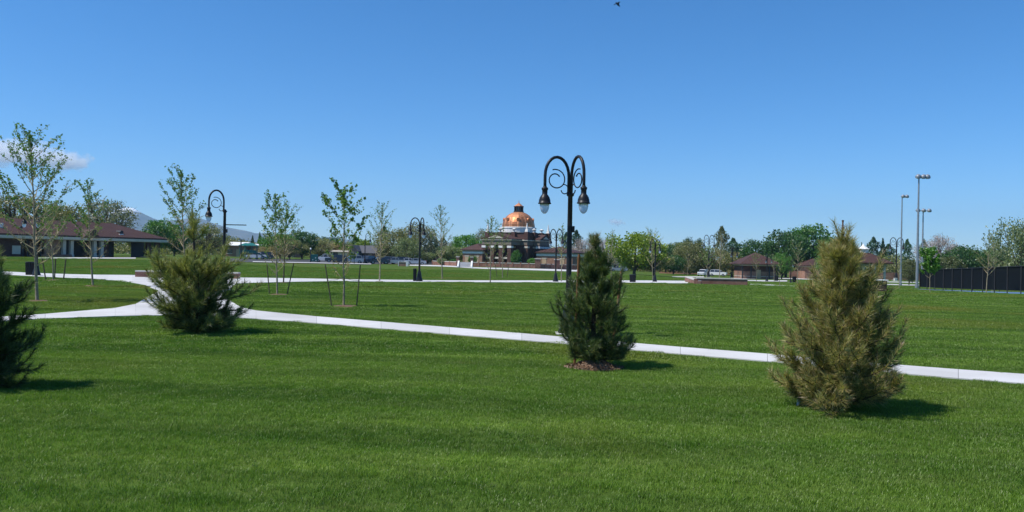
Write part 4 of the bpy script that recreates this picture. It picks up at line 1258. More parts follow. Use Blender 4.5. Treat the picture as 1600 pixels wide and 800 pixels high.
BG = [
 # px, top, width, Y, kind, colour, name, label
 (22, 297, 105, 178, 'airy', 'olive', 'deciduous_tree', 'broad olive budding tree behind the left end of the long pavilion'),
 (-48, 302, 90, 185, 'airy', 'pale', 'deciduous_tree', 'pale budding tree cut by the left picture edge'),
 (98, 314, 78, 182, 'airy', 'olive', 'deciduous_tree', 'yellowish olive tree behind the pavilion roof between two saplings'),
 (166, 306, 78, 190, 'airy', 'greygreen', 'deciduous_tree', 'grey-green spreading tree above the pavilion roof vents'),
 (224, 360, 40, 200, 'round', 'hedge', 'deciduous_tree', 'dull green tree seen through the open pavilion bay'),
 (246, 338, 40, 196, 'round', 'green', 'deciduous_tree', 'fresh green tree just right of the pavilion roof end'),
 (272, 346, 36, 200, 'round', 'green', 'deciduous_tree', 'green tree directly behind the sapling over the yellow-green pine'),
 (322, 350, 52, 205, 'airy', 'olive', 'deciduous_tree', 'olive tree left of the single-arm lamp'),
 (352, 372, 36, 260, 'round', 'hedge', 'deciduous_tree', 'small dull tree far behind the single-arm lamp pole'),
 (378, 374, 28, 262, 'round', 'hedge', 'deciduous_tree', 'small dull tree far behind the dark playground post'),
 (394, 370, 12, 262, 'conifer', 'conifer', 'conifer', 'small dark conifer below the mountain slope, left one of the pair'),
 (405, 365, 11, 255, 'conifer', 'green', 'conifer', 'pointed green conifer below the mountain slope, right one of the pair'),
 (418, 384, 42, 190, 'bare', 'tan', 'deciduous_tree', 'brownish budding tree by the playground'),
 (438, 361, 48, 195, 'round', 'green', 'deciduous_tree', 'green tree behind the twin staked saplings'),
 (472, 357, 44, 205, 'round', 'deep', 'deciduous_tree', 'dark green round tree right of the twin staked saplings'),
 (452, 372, 40, 185, 'airy', 'olive', 'deciduous_tree', 'olive budding tree at the lot edge behind the staked saplings'),
 (497, 374, 34, 215, 'airy', 'olive', 'deciduous_tree', 'olive tree above the pale low house'),
 (512, 369, 20, 300, 'round', 'deep', 'deciduous_tree', 'distant dark treetop left of the staked middle sapling'),
 (527, 376, 38, 245, 'airy', 'tan', 'deciduous_tree', 'tan budding tree directly behind the staked middle sapling'),
 (566, 371, 36, 260, 'round', 'lime', 'deciduous_tree', 'low dome-shaped lime green tree above the dark grey roof'),
 (545, 380, 26, 250, 'airy', 'greygreen', 'deciduous_tree', 'grey-green tree left of the dome-shaped lime tree'),
 (599, 356, 16, 250, 'poplar', 'deep', 'poplar', 'dark upright treetop behind the slim pale-barked sapling'),
 (615, 356, 56, 205, 'willow', 'olive', 'deciduous_tree', 'tall olive tree right of the slim pale-barked sapling'),
 (648, 351, 62, 215, 'willow', 'greygreen', 'deciduous_tree', 'large grey-green tree behind the far twin-arm lamp'),
 (636, 372, 40, 196, 'willow', 'pale', 'deciduous_tree', 'pale green drooping tree low behind the parked cars'),
 (672, 376, 20, 250, 'conifer', 'conifer', 'conifer', 'dark conifer just right of the far twin-arm lamp'),
 (681, 373, 16, 255, 'conifer', 'conifer', 'conifer', 'dark conifer left of the leafless sapling trunk'),
 (692, 373, 18, 250, 'poplar', 'conifer', 'conifer', 'dark conifer right behind the leafless sapling trunk'),
 (705, 377, 26, 230, 'airy', 'greygreen', 'deciduous_tree', 'greyish budding tree between the conifers and the bright green tree'),
 (727, 362, 40, 225, 'round', 'bright', 'deciduous_tree', 'bright green tree behind the hall wing left of the dome'),
 (712, 384, 50, 205, 'round', 'pale', 'deciduous_tree', 'pale green bushy tree beside the hall wing'),
 (752, 359, 32, 235, 'airy', 'greygreen', 'deciduous_tree', 'greyish tree touching the left finial of the hall'),
 (668, 394, 22, 200, 'round', 'pale', 'shrub', 'pale green shrub tree behind the wooden fence'),
 (884, 366, 16, 235, 'poplar', 'conifer', 'conifer', 'dark conifer left of the tall lamp pole'),
 (900, 363, 20, 240, 'poplar', 'conifer', 'conifer', 'dark conifer right of the tall lamp pole'),
 (914, 370, 44, 225, 'bare', 'bare', 'bare_tree', 'grey leafless tree between the tall lamp and the staked pine'),
 (948, 372, 52, 220, 'bare', 'bare', 'bare_tree', 'grey leafless tree directly behind the staked pine'),
 (930, 395, 80, 210, 'bare', 'greygreen', 'deciduous_tree', 'low greyish brush tree behind the staked pine'),
 (963, 380, 8, 300, 'conifer', 'conifer', 'conifer', 'tiny distant conifer left of the lime tree'),
 (992, 359, 76, 168, 'round', 'lime', 'deciduous_tree', 'big lime green tree standing right of the staked pine'),
 (1022, 388, 50, 175, 'airy', 'olive', 'deciduous_tree', 'olive tree low behind the lamp beside the lime tree'),
 (1040, 378, 34, 240, 'round', 'deep', 'deciduous_tree', 'dark green tree at the right shoulder of the lime tree'),
 (1060, 373, 36, 250, 'round', 'pale', 'deciduous_tree', 'pale green round tree above the gate pillar'),
 (1074, 370, 14, 290, 'round', 'conifer', 'conifer', 'dark narrow treetop, left one of the two right of the gate pillar'),
 (1090, 370, 16, 290, 'round', 'conifer', 'conifer', 'dark narrow treetop, right one of the two right of the gate pillar'),
 (1078, 378, 44, 225, 'willow', 'olive', 'deciduous_tree', 'olive green tree behind the first white car'),
 (1052, 398, 34, 215, 'round', 'deep', 'shrub', 'dark green bush behind the gate pillar'),
 (1112, 388, 60, 228, 'willow', 'olive', 'deciduous_tree', 'wide olive tree behind the two white cars'),
 (1127, 358, 24, 235, 'poplar', 'hedge', 'poplar', 'tall upright dull green tree behind the brick planter'),
 (1145, 375, 22, 290, 'poplar', 'deep', 'conifer', 'distant conifer above the white gabled house'),
 (1158, 380, 26, 290, 'round', 'deep', 'conifer', 'distant conifer left of the restroom roof'),
 (1150, 392, 40, 235, 'airy', 'tan', 'deciduous_tree', 'tan budding tree beside the restroom roof'),
 (1188, 374, 52, 215, 'round', 'deep', 'deciduous_tree', 'dark green tree directly behind the restroom'),
 (1228, 356, 62, 210, 'round', 'deep', 'deciduous_tree', 'dark green tree making the left half of the tallest clump'),
 (1262, 346, 66, 214, 'round', 'green', 'deciduous_tree', 'tallest green tree left of the golden pine leader'),
 (1296, 368, 46, 212, 'round', 'deep', 'deciduous_tree', 'dark tree half hidden by the golden pine'),
 (1222, 396, 30, 192, 'airy', 'bright', 'shrub', 'bright green small tree right of the restroom'),
 (1290, 397, 26, 192, 'airy', 'bright', 'shrub', 'bright green small tree peeping past the golden pine'),
 (1336, 385, 10, 290, 'conifer', 'conifer', 'conifer', 'distant conifer left of the shelter cupola'),
 (1346, 382, 10, 290, 'conifer', 'conifer', 'conifer', 'distant pointed conifer just behind the shelter cupola'),
 (1364, 374, 22, 285, 'poplar', 'conifer', 'conifer', 'dark tree right of the shelter cupola, left one of three'),
 (1379, 376, 18, 285, 'conifer', 'conifer', 'conifer', 'dark pointed tree right of the shelter cupola, middle of three'),
 (1388, 384, 22, 285, 'poplar', 'deep', 'conifer', 'dark tree right of the shelter cupola, right one of three'),
 (1417, 377, 16, 280, 'poplar', 'deep', 'poplar', 'dark poplar between the two outer floodlight poles'),
 (1421, 402, 24, 150, 'round', 'hedge', 'shrub', 'rounded olive-green small tree behind the floodlight poles'),
 (1443, 378, 16, 280, 'poplar', 'deep', 'poplar', 'dark poplar behind the tallest floodlight pole'),
 (1468, 364, 58, 230, 'bare', 'bare', 'bare_tree', 'leafless greyish-pink tree above the tennis fence'),
 (1492, 378, 44, 235, 'bare', 'bare', 'bare_tree', 'lower leafless tree right of the greyish-pink one'),
 (1504, 383, 54, 190, 'round', 'deep', 'deciduous_tree', 'dense green tree above the middle of the tennis fence'),
 (1530, 388, 46, 192, 'round', 'green', 'deciduous_tree', 'green tree behind the pair of slim saplings by the fence'),
 (1482, 396, 40, 188, 'round', 'hedge', 'deciduous_tree', 'dull green tree left of the dense tree over the fence'),
 (1556, 384, 38, 200, 'willow', 'pale', 'deciduous_tree', 'pale grey-green tree right of the slim saplings'),
 (1594, 346, 62, 185, 'willow', 'pale', 'deciduous_tree', 'large pale green tree at the right picture edge'),
 (1640, 356, 70, 190, 'willow', 'pale', 'deciduous_tree', 'pale green tree mostly outside the right picture edge'),
 (1575, 402, 40, 230, 'round', 'deep', 'deciduous_tree', 'low dark tree below the large pale green one'),
 (806, 389, 12, 176, 'round', 'green', 'shrub', 'small upright green tree in front of the hall wall'),
 (833, 402, 16, 176, 'round', 'bright', 'shrub', 'yellow-green bush in front of the hall right of the small tree'),
 (738, 399, 12, 176, 'round', 'green', 'shrub', 'small green shrub right of the stairs'),
 (709, 404, 14, 178, 'round', 'green', 'shrub', 'green shrub left of the stairs behind the garden wall'),
 (690, 403, 12, 178, 'round', 'pale', 'shrub', 'pale shrub at the left end of the garden wall'),
]
for (px, tp, w, Y, kd, cl, nm, lb) in BG:
    bg_tree(nm, px, tp, w * (1.5 if kd in ('conifer', 'poplar') else 1.24), Y, kd, cl, lb, 'shrub' if nm == 'shrub' else 'tree', 'shrubs near the buildings' if nm == 'shrub' else 'trees around the park')
# far treeline closing the horizon
rs = np.random.default_rng(77)
n = 42000
xx = rs.uniform(-330, 330, n); yy = rs.uniform(330, 380, n)
hh = 4.2 + 3.4 * (np.sin(xx * .13) * .5 + .5) * (np.sin(xx * .041 + 1) * .5 + .6) + rs.normal(0, .5, n)
zz = gz(xx, yy) + rs.random(n) ** .7 * hh
V, Fq = leaf_quads(np.stack([xx, yy, zz], 1), 1.1, rs)
tl = np_mesh('treeline', V, Fq, FM['hedge'], None, np.repeat(rs.random(n), 4))
n = 44000
xx = rs.uniform(-200, 190, n); yy = rs.uniform(246, 264, n)
hh = 2.6 + 4.0 * (np.sin(xx * .21 + 2) * .5 + .5) * (np.sin(xx * .067) * .5 + .55) + rs.normal(0, .35, n)
zz = gz(xx, yy) + rs.random(n) ** .8 * np.maximum(hh, .5)
V, Fq = leaf_quads(np.stack([xx, yy, zz], 1), .75, rs)
br_ = np_mesh('undergrowth', V, Fq, FM['olive'], None, np.repeat(rs.random(n), 4))
tag(br_, 'olive brush and hedges filling the gaps behind the houses', 'undergrowth', None, 'stuff')
tag(tl, 'far-off line of mixed trees along the horizon', 'treeline', None, 'stuff')

# ------------------------------------------------------------------ saplings
def sapling(px, py, tpx, tpy, wpx, seed, label, leaf='young', nleaf=900, nbranch=18, start=.26, bark='bark', buds=True, lsize=.085, wide=.45, tanlow=True):
    rs = np.random.default_rng(seed); rd = random.Random(seed)
    p = gp(px, py); Y = p.y
    topw = at(tpx, tpy, Y)
    H = topw.z - p.z; dx = topw.x - p.x
    W = wpx * .8 * Y / F
    lsize *= .9; nleaf = int(nleaf * 1.25); nbranch = int(nbranch * 1.35); start *= .85
    o = empty('sapling', p, 0, label, 'tree', 'young park trees')
    r0 = max(.028, .0098 * H)
    tr = MB(); brn = MB()
    wob = [rd.uniform(-.03, .03) for _ in range(12)]
    def tp(t):
        i = t * 10; k = int(min(i, 9)); f_ = i - k
        w = wob[k] * (1 - f_) + wob[k + 1] * f_
        return Vector((dx * t + w * min(1, t * 3), (wob[11 - k]) * min(1, t * 2), H * t))
    ts = np.linspace(0, 1, 14)
    tr.tube([tp(0) - Vector((0, 0, .1))] + [tp(t) for t in ts], [r0 * 1.25] + [r0 * (1 - .88 * t ** .9) for t in ts], 8)
    trunk = tr.build('trunk', M[bark], o, True)
    L_pts, B_pts = [], []
    def along(path_, n, lo, spread, dest):
        for _ in range(n):
            t = lo + (1 - lo) * rd.random() ** .8
            i = t * (len(path_) - 1); k = int(min(i, len(path_) - 2)); q = path_[k].lerp(path_[k + 1], i - k)
            dest.append(q + Vector((rd.gauss(0, spread), rd.gauss(0, spread), rd.gauss(0, spread))))
    def limb(b0, az, L, el0, el1, rad):
        pts = [b0]
        n = 6
        for i in range(1, n + 1):
            f_ = i / n; el = el0 + (el1 - el0) * f_
            a = az + rd.uniform(-.12, .12)
            pts.append(pts[-1] + Vector((math.cos(a) * math.cos(el), math.sin(a) * math.cos(el), math.sin(el))) * (L / n))
        brn.tube(pts, [rad * (1 - .8 * i / n) for i in range(n + 1)], 5)
        return pts
    az = rd.uniform(0, 6.28)
    lim = []
    for i in range(nbranch):
        t = start + (0.93 - start) * (i + rd.random() * .6) / nbranch
        az += 2.4 + rd.uniform(-.35, .35)
        u = (t - start) / (1 - start)
        prof = (.55 + .45 * math.sin(math.pi * min(1, u / wide * .5 + .15))) if u < wide else (1 - (u - wide) / (1 - wide)) ** .8 * .95 + .08
        L = W * .56 * prof * rd.uniform(.75, 1.15)
        el0 = R(rd.uniform(18, 38)) + u * R(22); el1 = R(rd.uniform(48, 70)) + u * R(8)
        L = min(L / math.cos((el0 + el1) / 2), (1 - t) * H * 1.05 + .3)
        pts = limb(tp(t), az, L, el0, el1, r0 * (.42 - .22 * u))
        lim.append((pts, t, L))
        for j in range(rd.randint(5, 8)):
            k = rd.randint(1, 5)
            l2 = L * rd.uniform(.22, .42)
            q = limb(pts[k], az + rd.choice((-1, 1)) * rd.uniform(.4, 1.1), l2, R(rd.uniform(15, 45)), R(rd.uniform(40, 75)), r0 * .13)
            lim.append((q, t, l2))
    brn.build('branches', M['twig'] if tanlow else M[bark], o)
    # leaves cluster on the upper twigs, tan buds and catkins on the lower ones
    tot = sum(l for _, _, l in lim)
    for (pts, t, L) in lim:
        z = pts[-1].z / H
        n = int(nleaf * L / tot * 1.25)
        if z > .55 + rd.uniform(-.06, .06): along(pts, n, .3, .035, L_pts)
        elif z > .44 and rd.random() < .4: along(pts, n // 2, .4, .04, L_pts)
        if z < .7 and buds: along(pts, int(n * 1.3), .15, .06, B_pts)
    topp = [tp(t) for t in np.linspace(.72, 1, 8)]
    along(topp, max(30, nleaf // 10), 0, .035, L_pts)
    if L_pts:
        C = np.array([tuple(v) for v in L_pts])
        # small tufts of three leaves
        C = np.concatenate([C, C + rs.normal(0, lsize * .4, C.shape)])
        V, Fq = leaf_quads(C, lsize, rs, aspect=.75)
        np_mesh('leaves', V, Fq, FM[leaf], o, np.repeat(rs.random(len(C)), 4))['kind'] = 'stuff'
    if B_pts:
        C = np.array([tuple(v) for v in B_pts])
        V, Fq = leaf_quads(C, lsize * .6, rs, aspect=.5)
        np_mesh('buds', V, Fq, FM['tan' if tanlow else leaf], o, np.repeat(rs.random(len(C)), 4))['kind'] = 'stuff'
    return o
def mulch_ring(px, py, wpx, label):
    p = gp(px, py); w = wpx * p.y / F / 2
    rs = np.random.default_rng(int(px * 7)); n = 20
    mb = MB(); v = [(0, 0, .035)]
    for j in (.6, 1.0):
        for i in range(n):
            a = 2 * math.pi * i / n; r_ = w * j * (1 + rs.normal(0, .07))
            v.append((r_ * math.cos(a), r_ * math.sin(a), .03 if j < 1 else -.02))
    f = [(0, 1 + i, 1 + (i + 1) % n) for i in range(n)] + [(1 + i, 1 + n + i, 1 + n + (i + 1) % n, 1 + (i + 1) % n) for i in range(n)]
    mb.add(v, f); o = mb.build('mulch_ring', M['mulch'], None); o.location = p
    tag(o, label, 'mulch', 'mulch rings at the saplings')
    return o
SAP = [
 (58, 470, 47, 204, 132, 21, 'tallest sapling with pale bare lower branches near the dark left-edge pine', dict(nleaf=1500, nbranch=24, start=.24, lsize=.075)),
 (145, 447, 136, 279, 62, 22, 'sapling on the left lawn wedge in front of the pavilion columns', dict(nleaf=650, nbranch=15, start=.22)),
 (83, 437, 80, 318, 60, 23, 'staked tan sapling behind the tallest sapling', dict(nleaf=500, nbranch=16, start=.3, tanlow=True)),
 (290, 455, 283, 267, 74, 24, 'tall sapling rising straight behind the yellow-green pine', dict(nleaf=900, nbranch=20, start=.3)),
 (433, 460, 430, 304, 54, 25, 'slender double-staked sapling in front of another dark-trunked one', dict(nleaf=700, nbranch=18, start=.22)),
 (443, 441.5, 448, 318, 56, 26, 'dark-trunked sapling just behind the slender double-staked one', dict(nleaf=650, nbranch=17, start=.25, bark='bark_dark')),
 (537, 478, 538, 290, 74, 27, 'double-staked sapling with upright bright green shoots in mid lawn', dict(nleaf=600, nbranch=13, start=.22, lsize=.1, wide=.6)),
 (593, 439, 598, 317, 46, 28, 'slim pale-barked sapling by the far path between lamp and staked sapling', dict(nleaf=500, nbranch=18, start=.26)),
 (691, 435.5, 688, 320, 42, 29, 'lone sapling between the far twin-arm lamp and the hall', dict(nleaf=560, nbranch=20, start=.3)),
 (766, 441.5, 768, 337, 34, 30, 'sapling on the far path standing before the hall portico', dict(nleaf=380, nbranch=18, start=.22)),
 (785, 434.5, 786, 352, 26, 31, 'thin staked sapling just right of the one before the portico', dict(nleaf=240, nbranch=14, start=.25)),
 (877, 440, 879, 350, 22, 32, 'thin sapling right behind the lamp at the hall wing', dict(nleaf=260, nbranch=14, start=.3)),
 (1020, 437, 1017, 357, 40, 33, 'sapling mixed with the lamp beside the lime tree', dict(nleaf=360, nbranch=18, start=.25)),
 (1074, 434, 1076, 392, 24, 34, 'small thin sapling behind the left end of the long planter', dict(nleaf=200, nbranch=12, start=.3)),
 (1104, 444, 1106, 384, 26, 35, 'thin sapling standing right at the long planter front', dict(nleaf=220, nbranch=12, start=.35)),
 (1124, 434, 1127, 362, 30, 36, 'tall leafy sapling behind the middle of the long planter', dict(nleaf=500, nbranch=16, start=.3)),
 (1182, 441, 1181, 393, 22, 37, 'thin reddish sapling before the restroom left half', dict(nleaf=180, nbranch=12, start=.35)),
 (1209.5, 440, 1209, 397, 18, 38, 'thin sapling before the restroom right corner', dict(nleaf=150, nbranch=11, start=.35)),
 (1246, 444, 1248, 380, 30, 39, 'leafless-looking sapling between restroom and golden pine', dict(nleaf=260, nbranch=14, start=.3)),
 (1218, 448, 1219, 405, 14, 40, 'tiny thin sapling nearest the lawn before the restroom', dict(nleaf=90, nbranch=9, start=.4)),
 (1405, 451, 1404, 395, 12, 41, 'thin twiggy sapling left of the floodlight poles', dict(nleaf=100, nbranch=11, start=.35)),
 (1453, 457, 1453, 392, 34, 42, 'small sapling with a full yellow-green crown at the fence corner', dict(nleaf=1300, nbranch=16, start=.4, leaf='bright', buds=False, lsize=.13)),
 (1541, 458, 1547, 369, 34, 43, 'left one of two slim saplings in front of the black windscreen', dict(nleaf=420, nbranch=16, start=.35, leaf='pale')),
 (1550, 456, 1553, 377, 26, 44, 'right one of two slim saplings in front of the black windscreen', dict(nleaf=320, nbranch=13, start=.38, leaf='pale')),
 (955, 436, 957, 358, 22, 45, 'tall thin sapling half hidden behind the staked pine', dict(nleaf=200, nbranch=14, start=.3)),
]
for (px, py, tx, ty, w, sd, lb, kw) in SAP:
    sapling(px, py, tx, ty, w, sd, lb, **kw)
for (px, py, w, lb) in ((435, 460.5, 34, 'straw-coloured mulch ring under the slender double-staked sapling'), (443, 442, 24, 'mulch ring under the dark-trunked sapling'), (540, 478.5, 50, 'mulch patch under the double-staked sapling in mid lawn'),
                        (147, 447, 36, 'mulch ring under the sapling on the left lawn wedge'), (60, 470.5, 40, 'mulch patch at the foot of the tallest sapling'), (691, 435.8, 24, 'mulch ring under the lone sapling left of the hall'),
                        (84, 438, 40, 'mulch ring among the three stakes'), (785, 434.8, 18, 'mulch ring under the thin staked sapling by the hall'), (593, 439.8, 18, 'mulch ring under the slim pale-barked sapling')):
    mulch_ring(px, py, w, lb)

# ------------------------------------------------------------------ stakes
def stake(b_, t_, label, rpx=1.2, mat='stake', ties=None, Y=None):
    p = gp(*b_) if Y is None else gx(b_[0], Y)
    q = at(t_[0], t_[1], p.y) - p
    r_ = rpx * p.y / F
    o = empty('wooden_stake', p, 0, label, 'stake', 'wooden tree stakes')
    mb = MB(); mb.tube([(-q.x * .03, 0, -.15), q * .97, q * 1.0], [r_, r_, r_ * .8], 7); mb.build('shaft', M[mat], o)
    if ties:
        a = q * ties[0]; e = at(ties[1], ties[2], p.y) - p
        mb = MB(); mb.tube([a, (a + e) / 2 - Vector((0, 0, .03)), e], r_ * .35, 5); mb.build('tie', M['dark'], o)
    return o
stake((519, 478), (508, 413), 'left stake of the double-staked sapling in mid lawn', 1.0, ties=(.62, 537, 434))
stake((557, 478), (563, 414), 'right stake of the double-staked sapling in mid lawn', 1.0, ties=(.62, 537, 434))
stake((421.5, 459), (417, 413), 'left stake of the slender double-staked sapling', .9, ties=(.6, 433, 430))
stake((448, 460), (459, 411), 'right stake of the slender double-staked sapling', .9, ties=(.6, 433, 430))
stake((72, 437), (66, 404), 'leftmost of three stakes behind the tallest sapling', 1.0)
stake((85, 435.5), (87, 404), 'middle of three stakes behind the tallest sapling', 1.0)
stake((99, 437), (103, 405), 'rightmost of three stakes behind the tallest sapling', 1.0)
stake((777, 434), (774, 413), 'left stake of the thin sapling by the hall', .5)
stake((792, 434), (795, 413), 'right stake of the thin sapling by the hall', .5)
stake((897.5, 572), (904.5, 397), 'tall brown stake at the left of the staked pine', 2.1, 'stake_brown')
stake((955, 558), (971, 424), 'leaning brown stake at the right of the staked pine', 2.3, 'stake_brown')

# ------------------------------------------------------------------ pines
NM = {
    'dark': leafy('needles_dark_green', (.030, .065, .022), (.080, .135, .045), .25),
    'green': leafy('needles_green', (.075, .12, .034), (.18, .23, .075), .3),
    'yellow': leafy('needles_yellow_green', (.22, .225, .055), (.44, .43, .15), .35),
    'gold': leafy('needles_golden', (.38, .29, .085), (.68, .55, .23), .35),
    'dead': leafy('needles_brown', (.36, .24, .12), (.52, .37, .25), .3),
}
M['candle'] = plain('brown_shoot', (.17, .085, .05), (.10, .05, .03), 20, .85)
M['pinebark'] = plain('pine_bark', (.085, .055, .035), (.04, .027, .018), 14, .9, bump=.4)
def pine(px, py, top_py, seed, label, cols, profile, rmax_px, nwh, needle=.13, start=.06, lean=0.0, per_shoot=95, leader=.12, tpx=None, curl=1.0, nwidth=.0042, nsub=5, topbrown=False, whn=6, thin=.75):
    """profile: list of (height fraction, radius fraction); cols: function (zf, side, rnd) -> material key"""
    rd = random.Random(seed); rs = np.random.default_rng(seed)
    p = gp(px, py); k = p.y / F
    tw = at(tpx if tpx is not None else px, top_py, p.y)
    H = tw.z - p.z; dx = tw.x - p.x
    RM = rmax_px * k
    pr = pl(profile)
    o = empty('pine_tree', p, 0, label, 'pine tree', 'young planted pines')
    tr = MB(); br = MB()
    def tp(t): return Vector((dx * t ** 1.3, 0, H * t))
    ts = np.linspace(0, 1, 12)
    tr.tube([Vector((0, 0, -.1))] + [tp(t) for t in ts], [.05 * H / 2.2] + [(.045 * (1 - t) + .008) * H / 2.2 for t in ts], 8)
    tr.build('trunk', M['pinebark'], o, True)
    ND = {}          # colour -> list of (base, dir, len)
    def needles(path_, n, zf, lo=0.0, length=needle, tuft=True):
        for _ in range(n):
            t = lo + (1 - lo) * rd.random()
            i = t * (len(path_) - 1); j = int(min(i, len(path_) - 2))
            b0 = path_[j].lerp(path_[j + 1], i - j)
            ax = (path_[j + 1] - path_[j]).normalized()
            v = Vector((rd.gauss(0, 1), rd.gauss(0, 1), rd.gauss(0, 1))); v = (v - ax * v.dot(ax))
            if v.length < 1e-3: continue
            v.normalize()
            sp_ = R(rd.uniform(28, 68)) * (1 - .35 * t)
            d_ = ax * math.cos(sp_) + v * math.sin(sp_)
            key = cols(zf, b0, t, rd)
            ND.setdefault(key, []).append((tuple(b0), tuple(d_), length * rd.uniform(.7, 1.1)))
    def shoot(b0, d0, L, rad, up, n=5):
        pts = [b0]; d_ = d0.normalized()
        for i in range(n):
            d_ = (d_ + Vector((rd.gauss(0, .05), rd.gauss(0, .05), up * (.6 + .8 * i / n)))).normalized()
            pts.append(pts[-1] + d_ * (L / n))
        br.tube(pts, [rad * (1 - .6 * i / n) for i in range(n + 1)], 5)
        return pts
    for w in range(nwh):
        zf = start + (1 - leader - start) * max(0, (w + rd.uniform(-.4, .4)) / max(nwh - 1, 1)) ** 1.35
        zf = min(max(zf, .03), 1 - leader)
        if zf > thin and w % 2 and thin < .6: continue
        nb = whn + rd.randint(-1, 1) if zf < thin else max(3, whn // 2)
        ps = per_shoot if zf < thin else int(per_shoot * .5)
        a0 = rd.uniform(0, 6.28)
        for i in range(nb):
            az = a0 + 2 * math.pi * i / nb + rd.uniform(-.25, .25)
            L = RM * float(pr(zf)) * rd.choice((.45, .65, .8, .9, 1.0, 1.03)) * rd.uniform(.92, 1.06)
            if L < .08: continue
            el = R(rd.uniform(-14, 18) + 54 * zf)
            d0 = Vector((math.cos(az) * math.cos(el), math.sin(az) * math.cos(el), math.sin(el)))
            pts = shoot(tp(zf), d0, L * 1.04, .013 * H / 2.2 * (1.2 - .6 * zf), (.04 + .06 * zf) * curl)
            needles(pts, int(ps * 1.3), zf, .18)
            needles(pts[-3:], int(ps * .7), zf, .1)
            for j in range(nsub if zf < thin else 2):
                kk = rd.choice((1, 2, 2, 3, 3, 4, 4, 5))
                ax = (pts[kk] - pts[kk - 1]).normalized()
                side = ax.cross(Vector((0, 0, 1))) * rd.choice((-1, 1))
                d1 = ax * rd.uniform(.5, .9) + side * rd.uniform(.3, .8) + Vector((0, 0, rd.uniform(-.15, .75)))
                q = shoot(pts[kk], d1, L * rd.uniform(.22, .42) + .07, .005, .22 * curl, 4)
                needles(q, ps, zf, .12)
    # leader and its crown of upright shoots
    pts = [tp(t) for t in np.linspace(1 - leader - .08, .985, 6)]
    if not topbrown: needles(pts, per_shoot * 3, .95, 0)
    for i in range(6):
        az = i * 1.05 + rd.random()
        q = shoot(tp(1 - leader * rd.uniform(.85, 1.25)), Vector((math.cos(az) * .35, math.sin(az) * .35, 1)), leader * H * rd.uniform(.55, .9), .008, .05, 4)
        needles(q, int(per_shoot * .8), .9, .1)
    if topbrown:
        cd = MB(); cd.tube([tp(1 - leader * 1.1), tp(.99), tp(1.0)], [.013, .010, .016], 6); cd.build('leader_shoot', M['candle'], o)
        tmp = ND; 
        for _ in range(170):
            t = rd.uniform(1 - leader, .97); a = rd.uniform(0, 6.28)
            tmp.setdefault('dead', []).append((tuple(tp(t)), (math.cos(a) * .8, math.sin(a) * .8, .55), needle * rd.uniform(.6, 1)))
    br.build('branches', M['pinebark'], o)
    for key, L_ in ND.items():
        B = np.array([x[0] for x in L_]); D = np.array([x[1] for x in L_]); Ln = np.array([x[2] for x in L_])[:, None]
        D /= np.linalg.norm(D, axis=1)[:, None]
        S_ = np.cross(D, rs.normal(size=D.shape)); S_ /= np.linalg.norm(S_, axis=1)[:, None]
        droop = np.array([0, 0, -1.0]) * Ln * .15
        n = len(B); i3 = np.arange(n)[:, None] * 3
        V = np.stack([B - S_ * nwidth * .5, B + S_ * nwidth * .5, B + D * Ln + droop * rs.random((n, 1))], 1).reshape(-1, 3)
        faces = i3 + np.array([[0, 1, 2]]); me_v = V
        np_mesh('needles', me_v, faces, NM[key], o, np.repeat(np.clip(rs.normal(.42, .28, n), 0, 1), 3))
    return o
def col_gold(zf, b0, t, rd):
    r_ = rd.random()
    # wind-burnt needles are golden; right-side shade is put in as darker green
    g_ = .24 + .25 * (b0.x > .25) - .2 * (zf > .6)
    if r_ < g_: return 'green' if rd.random() < .6 else 'dark'
    if r_ > .93 or (t > .85 and r_ > .82): return 'dead'
    return 'gold' if r_ > .58 else 'yellow'
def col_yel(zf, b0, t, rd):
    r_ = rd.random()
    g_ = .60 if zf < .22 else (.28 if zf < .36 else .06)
    if b0.x > .2: g_ += .15  # shade on the right side put into the needle colours
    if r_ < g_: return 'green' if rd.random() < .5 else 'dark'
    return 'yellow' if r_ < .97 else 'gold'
def col_dark(zf, b0, t, rd):
    r_ = rd.random()
    if zf > .86: return 'dead' if r_ < .25 else 'green'
    return 'dark' if r_ < .35 else ('green' if r_ < .93 else 'yellow')
def col_left(zf, b0, t, rd):
    r_ = rd.random()
    if zf > .62: return 'yellow' if r_ < .55 else 'green'  # yellow needles put the sunlit top into the colour
    return 'dark' if r_ < .75 else 'green'
pine(1312, 640, 344, 5, 'golden-brown wind-burnt pine, nearest on the right lawn', col_gold, [(0, .80), (.1, .95), (.25, 1.02), (.4, .90), (.55, .68), (.7, .42), (.82, .22), (1, .05)], 92, 17, .135, .03, per_shoot=105, leader=.16, topbrown=True, tpx=1317, whn=8, nsub=7, nwidth=.0058)
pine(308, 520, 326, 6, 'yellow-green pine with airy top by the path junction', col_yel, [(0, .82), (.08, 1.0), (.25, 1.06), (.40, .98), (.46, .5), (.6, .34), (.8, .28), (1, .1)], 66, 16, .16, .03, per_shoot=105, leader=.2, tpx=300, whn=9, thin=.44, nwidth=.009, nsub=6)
pine(926, 573, 366, 7, 'dark green staked pine with a slim browned top beside the tall lamp', col_dark, [(0, .75), (.1, .95), (.3, 1.0), (.45, .85), (.58, .6), (.68, .4), (.85, .28), (1, .15)], 60, 15, .13, .06, per_shoot=95, leader=.10, tpx=931, whn=7, nwidth=.007, curl=1.4, nsub=6)
pine(-26, 606, 378, 8, 'dark shadowed pine cut off by the left picture edge', col_left, [(0, .75), (.12, .95), (.3, 1.0), (.5, .85), (.65, .6), (.8, .4), (1, .1)], 68, 15, .125, .03, per_shoot=100, leader=.12, whn=8, nsub=6, nwidth=.006)
